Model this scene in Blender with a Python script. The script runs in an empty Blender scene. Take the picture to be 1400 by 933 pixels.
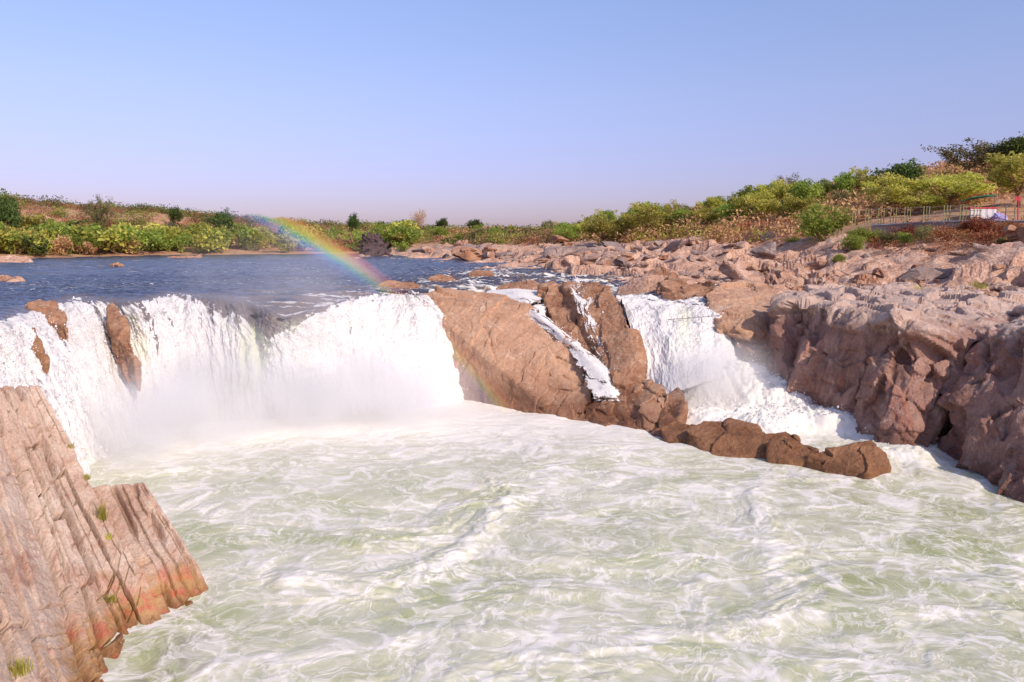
import bpy, bmesh, math, random, time
import numpy as np
from mathutils import Vector, Matrix
R = math.radians
random.seed(7)
rng = np.random.default_rng(7)
SC = bpy.context.scene
COL = SC.collection
T0 = time.time()
def tick(s): print('T %-24s %.1f' % (s, time.time()-T0))

# ------------------------------------------------------------------ camera, sky, sun, exposure
CAM_Z = 14.3
PITCH = R(7.4)
FPX = 1050.0                      # focal length in pixels of a 1400 wide frame
cam = bpy.data.cameras.new('camera'); cam_o = bpy.data.objects.new('camera', cam); COL.objects.link(cam_o)
cam.sensor_width = 36.0; cam.lens = 36.0*FPX/1400.0
cam.clip_start = 0.1; cam.clip_end = 4000
cam_o.location = (0, 0, CAM_Z); cam_o.rotation_euler = (math.pi/2-PITCH, 0, 0)
SC.camera = cam_o

SUN_EL = R(34); SUN_AZ = R(140)   # azimuth clockwise from +Y (the view direction): behind, to the right
world = bpy.data.worlds.new('World'); SC.world = world; world.use_nodes = True
wn, wl = world.node_tree.nodes, world.node_tree.links
bg = wn['Background']; bg.inputs['Strength'].default_value = 0.15
sky = wn.new('ShaderNodeTexSky'); sky.sky_type = 'NISHITA'; sky.sun_disc = False
sky.sun_elevation = SUN_EL; sky.sun_rotation = SUN_AZ
sky.altitude = 300; sky.air_density = 1.0; sky.dust_density = 1.2; sky.ozone_density = 2.0
tc = wn.new('ShaderNodeTexCoord'); sx = wn.new('ShaderNodeSeparateXYZ'); wl.new(tc.outputs['Generated'], sx.inputs[0])
rmp = wn.new('ShaderNodeValToRGB'); wl.new(sx.outputs['Z'], rmp.inputs[0])
e = rmp.color_ramp.elements
e[0].position = 0.0; e[0].color = (0.55, 0.42, 0.60, 1)
e[1].position = 0.32; e[1].color = (1.02, 0.91, 1.03, 1)
k = e.new(0.08); k.color = (0.69, 0.54, 0.77, 1)
k = e.new(0.18); k.color = (0.89, 0.72, 0.87, 1)
mul = wn.new('ShaderNodeMix'); mul.data_type = 'RGBA'; mul.blend_type = 'MULTIPLY'; mul.inputs[0].default_value = 1
wl.new(sky.outputs[0], mul.inputs[6]); wl.new(rmp.outputs[0], mul.inputs[7]); wl.new(mul.outputs[2], bg.inputs[0])
sun = bpy.data.lights.new('sun', 'SUN'); sun_o = bpy.data.objects.new('sun', sun); COL.objects.link(sun_o)
sun.energy = 3.25; sun.angle = R(0.53); sun.color = (1.0, 0.88, 0.75)
SDIR = Vector((math.sin(SUN_AZ)*math.cos(SUN_EL), math.cos(SUN_AZ)*math.cos(SUN_EL), math.sin(SUN_EL)))
sun_o.rotation_euler = SDIR.to_track_quat('Z', 'Y').to_euler(); sun_o.location = (60, -60, 80)
SC.view_settings.view_transform = 'Standard'; SC.view_settings.look = 'None'
SC.view_settings.exposure = 0.32; SC.view_settings.gamma = 1; SC.view_settings.use_curve_mapping = False
SC.cycles.volume_step_rate = 2.0; SC.cycles.volume_max_steps = 128
SC.cycles.max_bounces = 6; SC.cycles.diffuse_bounces = 3; SC.cycles.transparent_max_bounces = 12; SC.cycles.volume_bounces = 3

# ------------------------------------------------------------------ where things stand (measured off the photograph, in metres)
CP, SP = math.cos(PITCH), math.sin(PITCH)
def ray(px, py):
    dx, dy = (px-700)/FPX, (466.5-py)/FPX
    return np.array([dx, CP+dy*SP, -SP+dy*CP])
def at(px, py, Y):
    d = ray(px, py); return np.array([0, 0, CAM_Z]) + d*(Y/d[1])
def atz(px, py, z):
    d = ray(px, py); return np.array([0, 0, CAM_Z]) + d*((z-CAM_Z)/d[2])

# ------------------------------------------------------------------ noise
def _h(ix, iy, iz, seed):
    with np.errstate(over='ignore'):
        h = (ix.astype(np.uint32)*np.uint32(374761393) + iy.astype(np.uint32)*np.uint32(668265263)
             + iz.astype(np.uint32)*np.uint32(2147483647) + np.uint32((seed*974711) & 0xffffffff))
        h = (h ^ (h >> np.uint32(13)))*np.uint32(1274126177)
        h = (h ^ (h >> np.uint32(16)))*np.uint32(2246822519)
        return h ^ (h >> np.uint32(15))
_G = np.array([[1,1,0],[-1,1,0],[1,-1,0],[-1,-1,0],[1,0,1],[-1,0,1],[1,0,-1],[-1,0,-1],[0,1,1],[0,-1,1],[0,1,-1],[0,-1,-1],
               [1,1,0],[-1,1,0],[0,-1,1],[0,-1,-1]], np.float32)
def pnoise(p, seed=0):
    p = np.asarray(p, np.float64)
    i = np.floor(p).astype(np.int64); f = (p-i).astype(np.float32)
    w = f*f*f*(f*(f*6-15)+10)
    out = 0
    for a in (0, 1):
        for b in (0, 1):
            for c in (0, 1):
                g = _G[_h(i[:,0]+a, i[:,1]+b, i[:,2]+c, seed) & np.uint32(15)]
                d = g[:,0]*(f[:,0]-a)+g[:,1]*(f[:,1]-b)+g[:,2]*(f[:,2]-c)
                ww = (w[:,0] if a else 1-w[:,0])*(w[:,1] if b else 1-w[:,1])*(w[:,2] if c else 1-w[:,2])
                out = out + ww*d
    return out
def fbm(p, octv=4, seed=0, gain=0.5, lac=2.03):
    p = np.asarray(p, np.float64); s = 0; a = 1.0
    for k in range(octv):
        s = s + a*pnoise(p, seed+k*17); p = p*lac + 3.7; a *= gain
    return s
def ridged(p, octv=4, seed=0, gain=0.5, lac=2.1):
    p = np.asarray(p, np.float64); s = 0; a = 1.0; t = 0
    for k in range(octv):
        s = s + a*(1-np.abs(pnoise(p, seed+k*13))*2.2); t += a; p = p*lac + 5.1; a *= gain
    return s/t
def worley(p, seed=0):
    p = np.asarray(p, np.float64); n = len(p)
    i = np.floor(p).astype(np.int64)
    F1 = np.full(n, 9e9); F2 = np.full(n, 9e9); ID = np.zeros(n, np.uint32); C = np.zeros((n, 3))
    for a in (-1, 0, 1):
        for b in (-1, 0, 1):
            for c in (-1, 0, 1):
                h = _h(i[:,0]+a, i[:,1]+b, i[:,2]+c, seed)
                q = np.stack([i[:,0]+a+(h & np.uint32(1023))/1023., i[:,1]+b+((h >> np.uint32(10)) & np.uint32(1023))/1023.,
                              i[:,2]+c+((h >> np.uint32(20)) & np.uint32(1023))/1023.], 1)
                d = np.sqrt(((q-p)**2).sum(1))
                m = d < F1
                F2 = np.where(m, F1, np.minimum(F2, d))
                F1 = np.where(m, d, F1); ID = np.where(m, h, ID); C[m] = q[m]
    return F1, F2, ID, C
def rnd(ID, k):
    with np.errstate(over='ignore'):
        h = (ID ^ np.uint32(k*2654435761 & 0xffffffff))*np.uint32(1274126177); h = (h ^ (h >> np.uint32(15)))*np.uint32(2246822519)
    return ((h ^ (h >> np.uint32(13))) & np.uint32(65535))/65535.
def sstep(a, b, x):
    t = np.clip((x-a)/(b-a), 0, 1); return t*t*(3-2*t)
def facets(p, size, amp, slope, groove, seed, aniso=(1, 1, 1), rot=None, gw=0.08):
    """blocky broken rock: every cell its own tilted plane, narrow joints between cells"""
    q = p if rot is None else p @ rot
    q = q/np.array(aniso)/size
    q = q + 0.22*np.stack([pnoise(q*1.3, seed+5), pnoise(q*1.3, seed+6), pnoise(q*1.3, seed+7)], 1)
    F1, F2, ID, C = worley(q, seed)
    d = q-C
    h = (rnd(ID, 1)-.5)*2*amp + size*slope*(d[:,0]*(rnd(ID, 2)-.5)+d[:,1]*(rnd(ID, 3)-.5)+d[:,2]*(rnd(ID, 4)-.5))*2
    g = 1-sstep(0, gw, F2-F1)
    return h - groove*g*sstep(.0, .3, pnoise(q*.45, seed+8))

# ------------------------------------------------------------------ mesh helpers
def link(o, parent=None):
    COL.objects.link(o)
    if parent is not None: o.parent = parent
    return o
def mesh_np(name, v, f, smooth=True, attrs=None):
    """v (n,3), f (m,k) with k = 3 or 4"""
    me = bpy.data.meshes.new(name); v = np.ascontiguousarray(v, np.float32); f = np.ascontiguousarray(f, np.int32)
    k = f.shape[1]
    me.vertices.add(len(v)); me.vertices.foreach_set('co', v.ravel())
    me.loops.add(f.size); me.loops.foreach_set('vertex_index', f.ravel())
    me.polygons.add(len(f)); me.polygons.foreach_set('loop_start', np.arange(0, f.size, k, dtype=np.int32))
    me.polygons.foreach_set('use_smooth', np.full(len(f), smooth))
    me.update(calc_edges=True)
    for nm, arr in (attrs or {}).items():
        a = me.attributes.new(nm, 'FLOAT', 'POINT'); a.data.foreach_set('value', np.ascontiguousarray(arr, np.float32))
    return me
def gridf(nr, nc):
    i = np.arange(nr*nc).reshape(nr, nc)
    return np.stack([i[:-1,:-1], i[:-1,1:], i[1:,1:], i[1:,:-1]], -1).reshape(-1, 4)
def obj(name, me, m=None, parent=None, loc=None):
    o = bpy.data.objects.new(name, me)
    if m is not None and len(me.materials) == 0: me.materials.append(m)
    if loc is not None: o.location = loc
    return link(o, parent)
def tag(o, label=None, cat=None, group=None, kind=None):
    if label: o['label'] = label
    if cat: o['category'] = cat
    if group: o['group'] = group
    if kind: o['kind'] = kind
    return o
def recentre(me, base='bottom'):
    """moves the mesh so that its origin is the middle of its base; returns the place it stood"""
    n = len(me.vertices); v = np.empty(n*3, np.float32); me.vertices.foreach_get('co', v); v = v.reshape(-1, 3)
    c = (v.min(0)+v.max(0))/2; c[2] = v[:,2].min()
    me.vertices.foreach_set('co', (v-c).ravel().astype(np.float32)); me.update()
    return Vector([float(x) for x in c])
def catmull(P, n):
    """resample the rows of P (m,...) at n places"""
    P = np.asarray(P, float); m = len(P)
    t = np.linspace(0, m-1, n); i = np.minimum(t.astype(int), m-2); f = (t-i).reshape((-1,)+(1,)*(P.ndim-1))
    def g(j): return P[np.clip(j, 0, m-1)]
    p0 = np.where((i == 0).reshape(f.shape), 2*g(i)-g(i+1), g(i-1)); p1 = g(i); p2 = g(i+1)
    p3 = np.where((i == m-2).reshape(f.shape), 2*g(i+1)-g(i), g(i+2))
    return .5*(2*p1+(p2-p0)*f+(2*p0-5*p1+4*p2-p3)*f*f+(3*p1-p0-3*p2+p3)*f**3)
def lin(P, n):
    P = np.asarray(P, float); m = len(P)
    t = np.linspace(0, m-1, n); i = np.minimum(t.astype(int), m-2); f = (t-i).reshape((-1,)+(1,)*(P.ndim-1))
    return P[i]*(1-f)+P[i+1]*f
def patch(net, nr, nc, fn=catmull):
    g = fn(np.asarray(net, float), nr)              # rows
    return np.swapaxes(fn(np.swapaxes(g, 0, 1), nc), 0, 1)
def gnorm(G):
    du = np.gradient(G, axis=1); dv = np.gradient(G, axis=0)
    n = np.cross(du, dv); return n/np.maximum(np.linalg.norm(n, axis=-1, keepdims=True), 1e-9)
def get_vn(me):
    n = len(me.vertices); v = np.empty(n*3, np.float32); me.vertices.foreach_get('co', v)
    nn = np.empty(n*3, np.float32); me.vertices.foreach_get('normal', nn)
    return v.reshape(-1, 3).astype(float), nn.reshape(-1, 3).astype(float)
def smooth_np(me, v, it, f=.5):
    e = np.empty(len(me.edges)*2, np.int32); me.edges.foreach_get('vertices', e); e = e.reshape(-1, 2)
    cnt = np.bincount(e.ravel(), minlength=len(v)).astype(float)[:,None]
    for _ in range(it):
        s = np.stack([np.bincount(e[:,0], v[e[:,1],k], len(v))+np.bincount(e[:,1], v[e[:,0],k], len(v)) for k in range(3)], 1)
        v = v*(1-f)+f*s/np.maximum(cnt, 1)
    return v
def hull_mesh(hulls, voxel):
    bm = bmesh.new()
    for pts in hulls:
        vs = [bm.verts.new(tuple(p)) for p in pts]
        r = bmesh.ops.convex_hull(bm, input=vs)
        junk = [g for g in r['geom_interior'] if isinstance(g, bmesh.types.BMVert)] + [g for g in r['geom_unused'] if isinstance(g, bmesh.types.BMVert)]
        if junk: bmesh.ops.delete(bm, geom=list(set(junk)), context='VERTS')
    bmesh.ops.recalc_face_normals(bm, faces=bm.faces)
    me = bpy.data.meshes.new('hull'); bm.to_mesh(me); bm.free()
    o = bpy.data.objects.new('hull_tmp', me); COL.objects.link(o)
    md = o.modifiers.new('r', 'REMESH'); md.mode = 'VOXEL'; md.voxel_size = voxel
    dg = bpy.context.evaluated_depsgraph_get()
    res = bpy.data.meshes.new_from_object(o.evaluated_get(dg))
    bpy.data.objects.remove(o); bpy.data.meshes.remove(me)
    return res
def seg_dist(v, a, b):
    ab = b-a; t = np.clip(((v-a)@ab)/(ab@ab), 0, 1)
    return np.linalg.norm(v-(a+t[:,None]*ab), axis=1)
def rotm(ax, ay, az):
    return np.array(Matrix.Rotation(R(az), 3, 'Z') @ Matrix.Rotation(R(ay), 3, 'Y') @ Matrix.Rotation(R(ax), 3, 'X'))
def rock_mesh(hulls, voxel, rounding=4, size=2.5, amp=.18, slope=.25, groove=.25, fine=.05, big=.4, seed=1, aniso=(1, 1, 1), rot=None,
              cracks=(), levels=2, name='rock', bed=None, rough=.07, flat=True, calm=0.0):
    me = hull_mesh(hulls, voxel)
    v, _ = get_vn(me)
    v = smooth_np(me, v, rounding)
    me.vertices.foreach_set('co', v.ravel().astype(np.float32)); me.update()
    v, n = get_vn(me)
    d = big*fbm(v/(size*2.2), 3, seed)
    vv = v if rot is None else v@rot
    if bed:
        # ledges: the surface steps in and out along the bedding
        st_, ba, sh = bed
        t = (vv[:,2]+.9*st_*fbm(vv/(st_*3.0), 3, seed+40))/st_; k_ = np.floor(t); fr = t-k_
        r0 = rnd(_h(k_.astype(np.int64), (k_*0).astype(np.int64), (k_*0).astype(np.int64), seed), 1); r1 = rnd(_h((k_+1).astype(np.int64), (k_*0).astype(np.int64), (k_*0).astype(np.int64), seed), 1)
        stp = r0+(r1-r0)*sstep(1-sh, 1, fr)
        msk = sstep(-.25, .25, fbm(vv/(st_*4.0)+9, 2, seed+41))
        d = d + ba*(stp-.5)*2*(.35+.65*msk) - .35*ba*np.exp(-((fr-(1-sh*.5))/(sh*.5))**2)*msk
    s, a, g = size, amp, groove
    flatten = 1-calm*np.clip(n[:,2]*1.3-.2, 0, 1)
    for L in range(levels):
        d = d + facets(v, s, a, slope, g, seed+31*L, aniso, rot)
        s *= .42; a *= .34; g *= .35
    d = d + rough*(ridged(v*np.array([.7,.7,.5]), 4, seed+43, .55)-.55)
    d = d + fine*fbm(v*2.2, 4, seed+9)
    d = d*flatten
    for pts, w, dep in cracks:
        dd = np.full(len(v), 9e9)
        pts = [np.asarray(p) for p in pts]
        for p, q in zip(pts[:-1], pts[1:]): dd = np.minimum(dd, seg_dist(v, p, q))
        wob = 1+.5*fbm(v*.8, 2, seed+77)
        d = d - dep*np.exp(-(dd/(w*wob))**2)
    v2 = v + n*d[:,None]
    if bed and calm: v2 = smooth_np(me, v2, 1, .28)
    me.vertices.foreach_set('co', v2.ravel().astype(np.float32))
    me.polygons.foreach_set('use_smooth', np.full(len(me.polygons), not flat)); me.update(); me.name = name
    return me
def rock(name, label, hulls, mat, voxel=.14, cat='rock', group=None, **kw):
    me = rock_mesh(hulls, voxel, name=name, **kw)
    c = recentre(me)
    o = obj(name, me, mat, loc=c)
    return tag(o, label, cat, group)

# ------------------------------------------------------------------ materials
def mat(name):
    m = bpy.data.materials.new(name); m.use_nodes = True
    nt = m.node_tree; nt.nodes.clear()
    return m, nt
class NT:
    def __init__(s, nt): s.nt = nt
    def n(s, t, **kw):
        nd = s.nt.nodes.new(t)
        for k, val in kw.items():
            if k.startswith('i_'):
                key = k[2:]; key = int(key) if key.isdigit() else key.replace('_', ' ')
                s.set(nd.inputs[key], val)
            else: setattr(nd, k, val)
        return nd
    def set(s, inp, val):
        if hasattr(val, 'outputs'): s.nt.links.new(val.outputs[0], inp)
        elif isinstance(val, bpy.types.NodeSocket): s.nt.links.new(val, inp)
        else: inp.default_value = val
    def math(s, op, a, b=0.0, clamp=False):
        nd = s.nt.nodes.new('ShaderNodeMath'); nd.operation = op; nd.use_clamp = clamp
        s.set(nd.inputs[0], a); s.set(nd.inputs[1], b); return nd.outputs[0]
    def mix(s, f, a, b, blend='MIX'):
        nd = s.nt.nodes.new('ShaderNodeMix'); nd.data_type = 'RGBA'; nd.blend_type = blend
        s.set(nd.inputs[0], f)
        for k, val in ((6, a), (7, b)):
            s.set(nd.inputs[k], (*val, 1) if isinstance(val, tuple) and len(val) == 3 else val)
        return nd.outputs[2]
    def mapr(s, val, a, b, c=0.0, d=1.0, smooth=False):
        nd = s.nt.nodes.new('ShaderNodeMapRange'); nd.interpolation_type = 'SMOOTHSTEP' if smooth else 'LINEAR'
        s.set(nd.inputs[0], val)
        for k, x in ((1, a), (2, b), (3, c), (4, d)): nd.inputs[k].default_value = x
        return nd.outputs[0]
    def noise(s, vec, scale, detail=4, rough=.55, dist=0.0):
        nd = s.nt.nodes.new('ShaderNodeTexNoise'); s.set(nd.inputs['Vector'], vec)
        nd.inputs['Scale'].default_value = scale; nd.inputs['Detail'].default_value = detail
        nd.inputs['Roughness'].default_value = rough; nd.inputs['Distortion'].default_value = dist
        return nd.outputs[0]
    def ramp(s, f, stops):
        nd = s.nt.nodes.new('ShaderNodeValToRGB'); s.set(nd.inputs[0], f)
        el = nd.color_ramp.elements
        while len(el) < len(stops): el.new(.5)
        for q, (p, c) in zip(el, stops): q.position = p; q.color = (*c, 1)
        return nd.outputs[0]
    def mapping(s, vec, scale=(1, 1, 1), rot=(0, 0, 0)):
        nd = s.nt.nodes.new('ShaderNodeMapping'); s.set(nd.inputs[0], vec)
        nd.inputs['Scale'].default_value = scale; nd.inputs['Rotation'].default_value = rot; return nd.outputs[0]
    def attr(s, name):
        nd = s.nt.nodes.new('ShaderNodeAttribute'); nd.attribute_name = name; return nd.outputs['Fac']
    def out(s, surf=None, vol=None):
        o = s.nt.nodes.new('ShaderNodeOutputMaterial')
        if surf is not None: s.set(o.inputs[0], surf)
        if vol is not None: s.set(o.inputs[1], vol)
def princ(N, col, rough=.8, spec=.5, normal=None, **kw):
    p = N.n('ShaderNodeBsdfPrincipled')
    N.set(p.inputs['Base Color'], (*col, 1) if isinstance(col, tuple) and len(col) == 3 else col)
    N.set(p.inputs['Roughness'], rough); N.set(p.inputs['Specular IOR Level'], spec)
    if normal is not None: N.set(p.inputs['Normal'], normal)
    for k, v in kw.items(): N.set(p.inputs[k.replace('_', ' ')], v)
    return p.outputs[0]
def rock_mat(name, stops, scale=.35, streak=(1, 1, 3), streak_rot=(0, 0, 0), pale=None, stain=None, wet=None, bump=.5, extra=None, along=None, lit_top=None, blotch=None):
    """stops: colours of the stone from dark to light; wet (z0, z1, colour): soaked below z; extra(N, pos, col) may add to the colour"""
    m, nt = mat(name); N = NT(nt)
    geo = N.n('ShaderNodeNewGeometry'); pos = geo.outputs['Position']
    sv = N.mapping(pos, streak, streak_rot)
    if along:
        d0 = Vector(along[0]).normalized(); d1 = d0.cross(Vector((.2, .3, 1))).normalized(); d2 = d0.cross(d1); cs = []
        for dv, k_ in ((d0, along[1]), (d1, 1.0), (d2, 1.0)):
            q = N.n('ShaderNodeVectorMath', operation='DOT_PRODUCT'); N.set(q.inputs[0], pos); q.inputs[1].default_value = tuple(dv*k_); cs.append(q.outputs['Value'])
        sv = N.n('ShaderNodeCombineXYZ', i_0=cs[0], i_1=cs[1], i_2=cs[2]).outputs[0]
    n1 = N.noise(sv, scale, 6, .62, .6)
    n2 = N.noise(pos, scale*5.5, 5, .65)
    n3 = N.noise(pos, 9.0, 4, .7)
    f = N.math('ADD', N.math('MULTIPLY', n1, .65), N.math('MULTIPLY', n2, .35))
    col = N.ramp(N.mapr(f, .30, .70), [(i/(len(stops)-1), c) for i, c in enumerate(stops)])
    if pale:
        col = N.mix(N.mapr(N.noise(sv, scale*2.3, 6, .7, 1.0), .56, .66, 0, .75), col, pale)
    if stain:
        col = N.mix(N.mapr(N.noise(sv, scale*1.4+.1, 5, .6, .8), .55, .68, 0, .8), col, stain)
    g = N.mapr(n3, .25, .75, .72, 1.22)
    gc = N.n('ShaderNodeCombineColor', i_0=g, i_1=g, i_2=g)
    col = N.mix(1.0, col, gc.outputs[0], 'MULTIPLY')
    if blotch:
        col = N.mix(N.mapr(N.noise(N.mapping(pos, (1, 1, .6), (.4, .2, 1.1)), scale*2.0, 6, .68, .8), .54, .68, 0, .8), col, blotch)
    if lit_top:  # paler with height: the sunlight on the top is put into the colour
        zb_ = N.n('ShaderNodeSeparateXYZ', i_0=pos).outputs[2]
        col = N.mix(N.math('MULTIPLY', N.mapr(N.math('ADD', zb_, N.math('MULTIPLY', N.math('SUBTRACT', n2, .5), 2.4)), lit_top[0], lit_top[1], 0, 1, True), .8), col, N.mix(N.mapr(n2, .35, .65), lit_top[2], lit_top[3]))
    if extra: col = extra(N, pos, col)
    rough = .85
    if wet:
        z = N.n('ShaderNodeSeparateXYZ', i_0=pos).outputs[2]
        zz = N.math('ADD', z, N.math('MULTIPLY', N.math('SUBTRACT', n1, .5), 2.2))
        wf = N.mapr(zz, wet[0], wet[1], 1, 0, True)
        col = N.mix(N.math('MULTIPLY', wf, .85), col, N.mix(1.0, col, wet[2], 'MULTIPLY'))
        rough = N.mapr(wf, 0, 1, .85, .35)
    hgt = N.math('ADD', N.math('MULTIPLY', N.noise(sv, 2.2, 8, .68), 1.0), N.math('MULTIPLY', n3, .35))
    b = N.n('ShaderNodeBump', i_Strength=bump, i_Distance=.35, i_Height=hgt)
    N.out(princ(N, col, rough, .3, b.outputs[0])); return m

M = {}
M['slab'] = rock_mat('tan_rock', [(.33,.17,.10), (.45,.255,.155), (.52,.315,.20), (.60,.41,.28)], .30, along=((.78,-.25,-.57), .22),
                     pale=(.62,.46,.34), stain=(.37,.19,.11), wet=(.4, 3.4, (.50,.40,.34)), bump=.55)
M['brown'] = rock_mat('brown_rock', [(.20,.09,.05), (.34,.17,.095), (.44,.245,.145), (.54,.35,.23)], .4, (1, 1, 2.5), (R(30), 0, 0),
                      pale=(.55,.40,.29), stain=(.24,.10,.055), bump=.6, wet=(.8, 3.2, (.55,.45,.38)), blotch=(.17,.08,.05))
M['wetbrown'] = rock_mat('wet_brown_rock', [(.14,.065,.035), (.28,.14,.07), (.40,.215,.115), (.50,.30,.18)], .5, (1, 1, 2), bump=.7, wet=(1.2, 3.4, (.72,.62,.52)))
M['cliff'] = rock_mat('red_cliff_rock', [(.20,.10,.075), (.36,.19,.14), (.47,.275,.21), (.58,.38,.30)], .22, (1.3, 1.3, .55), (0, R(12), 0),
                      pale=(.56,.41,.33), stain=(.40,.15,.09), wet=(.2, 2.6, (.5,.42,.4)), bump=.9, blotch=(.15,.075,.055), lit_top=(7.6, 9.2, (.55,.38,.29), (.72,.56,.46)))
M['pink'] = rock_mat('pink_rock', [(.30,.15,.10), (.50,.29,.195), (.62,.41,.30), (.74,.56,.45)], .3, (1, 1, 2.2), (0, R(15), 0),
                     pale=(.70,.55,.44), stain=(.34,.14,.08), bump=.8, blotch=(.20,.11,.08))
M['grey'] = rock_mat('grey_rock', [(.17,.105,.085), (.30,.20,.165), (.42,.31,.26), (.56,.45,.39)], .35, (1, 1, 2), bump=.8, stain=(.13,.08,.065))
M['orange'] = rock_mat('orange_rock', [(.24,.10,.055), (.38,.18,.10), (.47,.27,.17), (.56,.38,.28)], .3, (1, 1, 2), bump=.7)
M['dark'] = rock_mat('dark_far_rock', [(.05,.035,.04), (.10,.065,.065), (.16,.10,.09)], .3, bump=.7)
def left_extra(N, pos, col):
    z = N.n('ShaderNodeSeparateXYZ', i_0=pos).outputs[2]
    nz = N.noise(pos, .9, 4, .6)
    f = N.mapr(N.math('ADD', z, N.math('MULTIPLY', N.math('SUBTRACT', nz, .5), 2.2)), .5, 1.7, 1, 0, True)
    alg = N.ramp(N.noise(pos, 1.3, 4, .6), [(.35, (.34,.16,.05)), (.5, (.42,.22,.05)), (.62, (.50,.10,.03))])
    return N.mix(N.math('MULTIPLY', f, .75), col, alg)
M['layered'] = rock_mat('layered_rock', [(.34,.20,.14), (.50,.34,.25), (.60,.45,.35), (.68,.55,.44)], .3, (1.5, .7, 1.0), (0, 0, R(-35)),
                        pale=(.62,.50,.39), stain=(.42,.22,.15), wet=(-.1, .7, (.5,.36,.3)), bump=.6, extra=left_extra)

FOAM = (.82,.77,.69)
def soil_mat():
    m, nt = mat('bank_soil'); N = NT(nt)
    geo = N.n('ShaderNodeNewGeometry'); pos = geo.outputs['Position']
    n1 = N.noise(pos, .05, 6, .6, .5); n2 = N.noise(pos, .5, 6, .65); n3 = N.noise(pos, 4, 4, .7)
    grass = N.ramp(n2, [(.3, (.30,.16,.08)), (.5, (.46,.275,.15)), (.7, (.54,.37,.23))])
    red = N.ramp(n2, [(.3, (.30,.125,.07)), (.5, (.46,.23,.14)), (.7, (.54,.32,.21))])
    col = N.mix(N.mapr(n1, .42, .6), grass, red)
    rk = N.ramp(N.mapr(N.math('ADD', N.math('MULTIPLY', n2, .6), N.math('MULTIPLY', n3, .4)), .3, .7),
                [(0, (.26,.13,.085)), (.4, (.49,.285,.195)), (.7, (.61,.41,.30)), (1, (.74,.57,.46))])
    rk = N.mix(N.mapr(N.noise(pos, .22, 4, .6), .54, .64, 0, .75), rk, N.mix(N.mapr(n3, .3, .7), (.16,.095,.08), (.36,.25,.21)))
    col = N.mix(N.attr('rocky'), col, rk)
    g = N.mapr(n3, .25, .75, .75, 1.2); gc = N.n('ShaderNodeCombineColor', i_0=g, i_1=g, i_2=g)
    col = N.mix(1.0, col, gc.outputs[0], 'MULTIPLY')
    b = N.n('ShaderNodeBump', i_Strength=.7, i_Distance=.4, i_Height=N.math('ADD', n2, N.math('MULTIPLY', n3, .3)))
    N.out(princ(N, col, .9, .2, b.outputs[0])); return m
M['soil'] = soil_mat()

def river_nodes(N, pos):
    deep = N.ramp(N.noise(N.mapping(pos, (.6, 1.6, 1)), .16, 5, .6), [(.35, (.038,.050,.105)), (.65, (.088,.088,.115))])
    silt = N.mix(N.attr('silt'), deep, (.20,.135,.10))
    rp = N.math('ADD', N.noise(N.mapping(pos, (.7, 1.5, 1)), 1.3, 5, .65), N.math('MULTIPLY', N.noise(N.mapping(pos, (1, 2, 1)), 5.0, 3, .6), .35))
    return silt, rp
def river_mat():
    m, nt = mat('river_water'); N = NT(nt)
    pos = N.n('ShaderNodeNewGeometry').outputs['Position']
    foam = N.attr('foam'); col, rp = river_nodes(N, pos)
    fine = N.noise(N.mapping(pos, (1, 1.6, 1)), 3.5, 5, .75)
    f = N.mapr(N.math('ADD', foam, N.math('MULTIPLY', N.math('SUBTRACT', fine, .5), .55)), .3, .7, 0, 1, True)
    f = N.math('MULTIPLY', f, N.mapr(foam, 0.02, .15))
    col = N.mix(f, col, FOAM)
    b = N.n('ShaderNodeBump', i_Strength=1.0, i_Distance=.4, i_Height=rp)
    N.out(princ(N, col, N.mapr(f, 0, 1, .12, .7), .5, b.outputs[0])); return m
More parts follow.
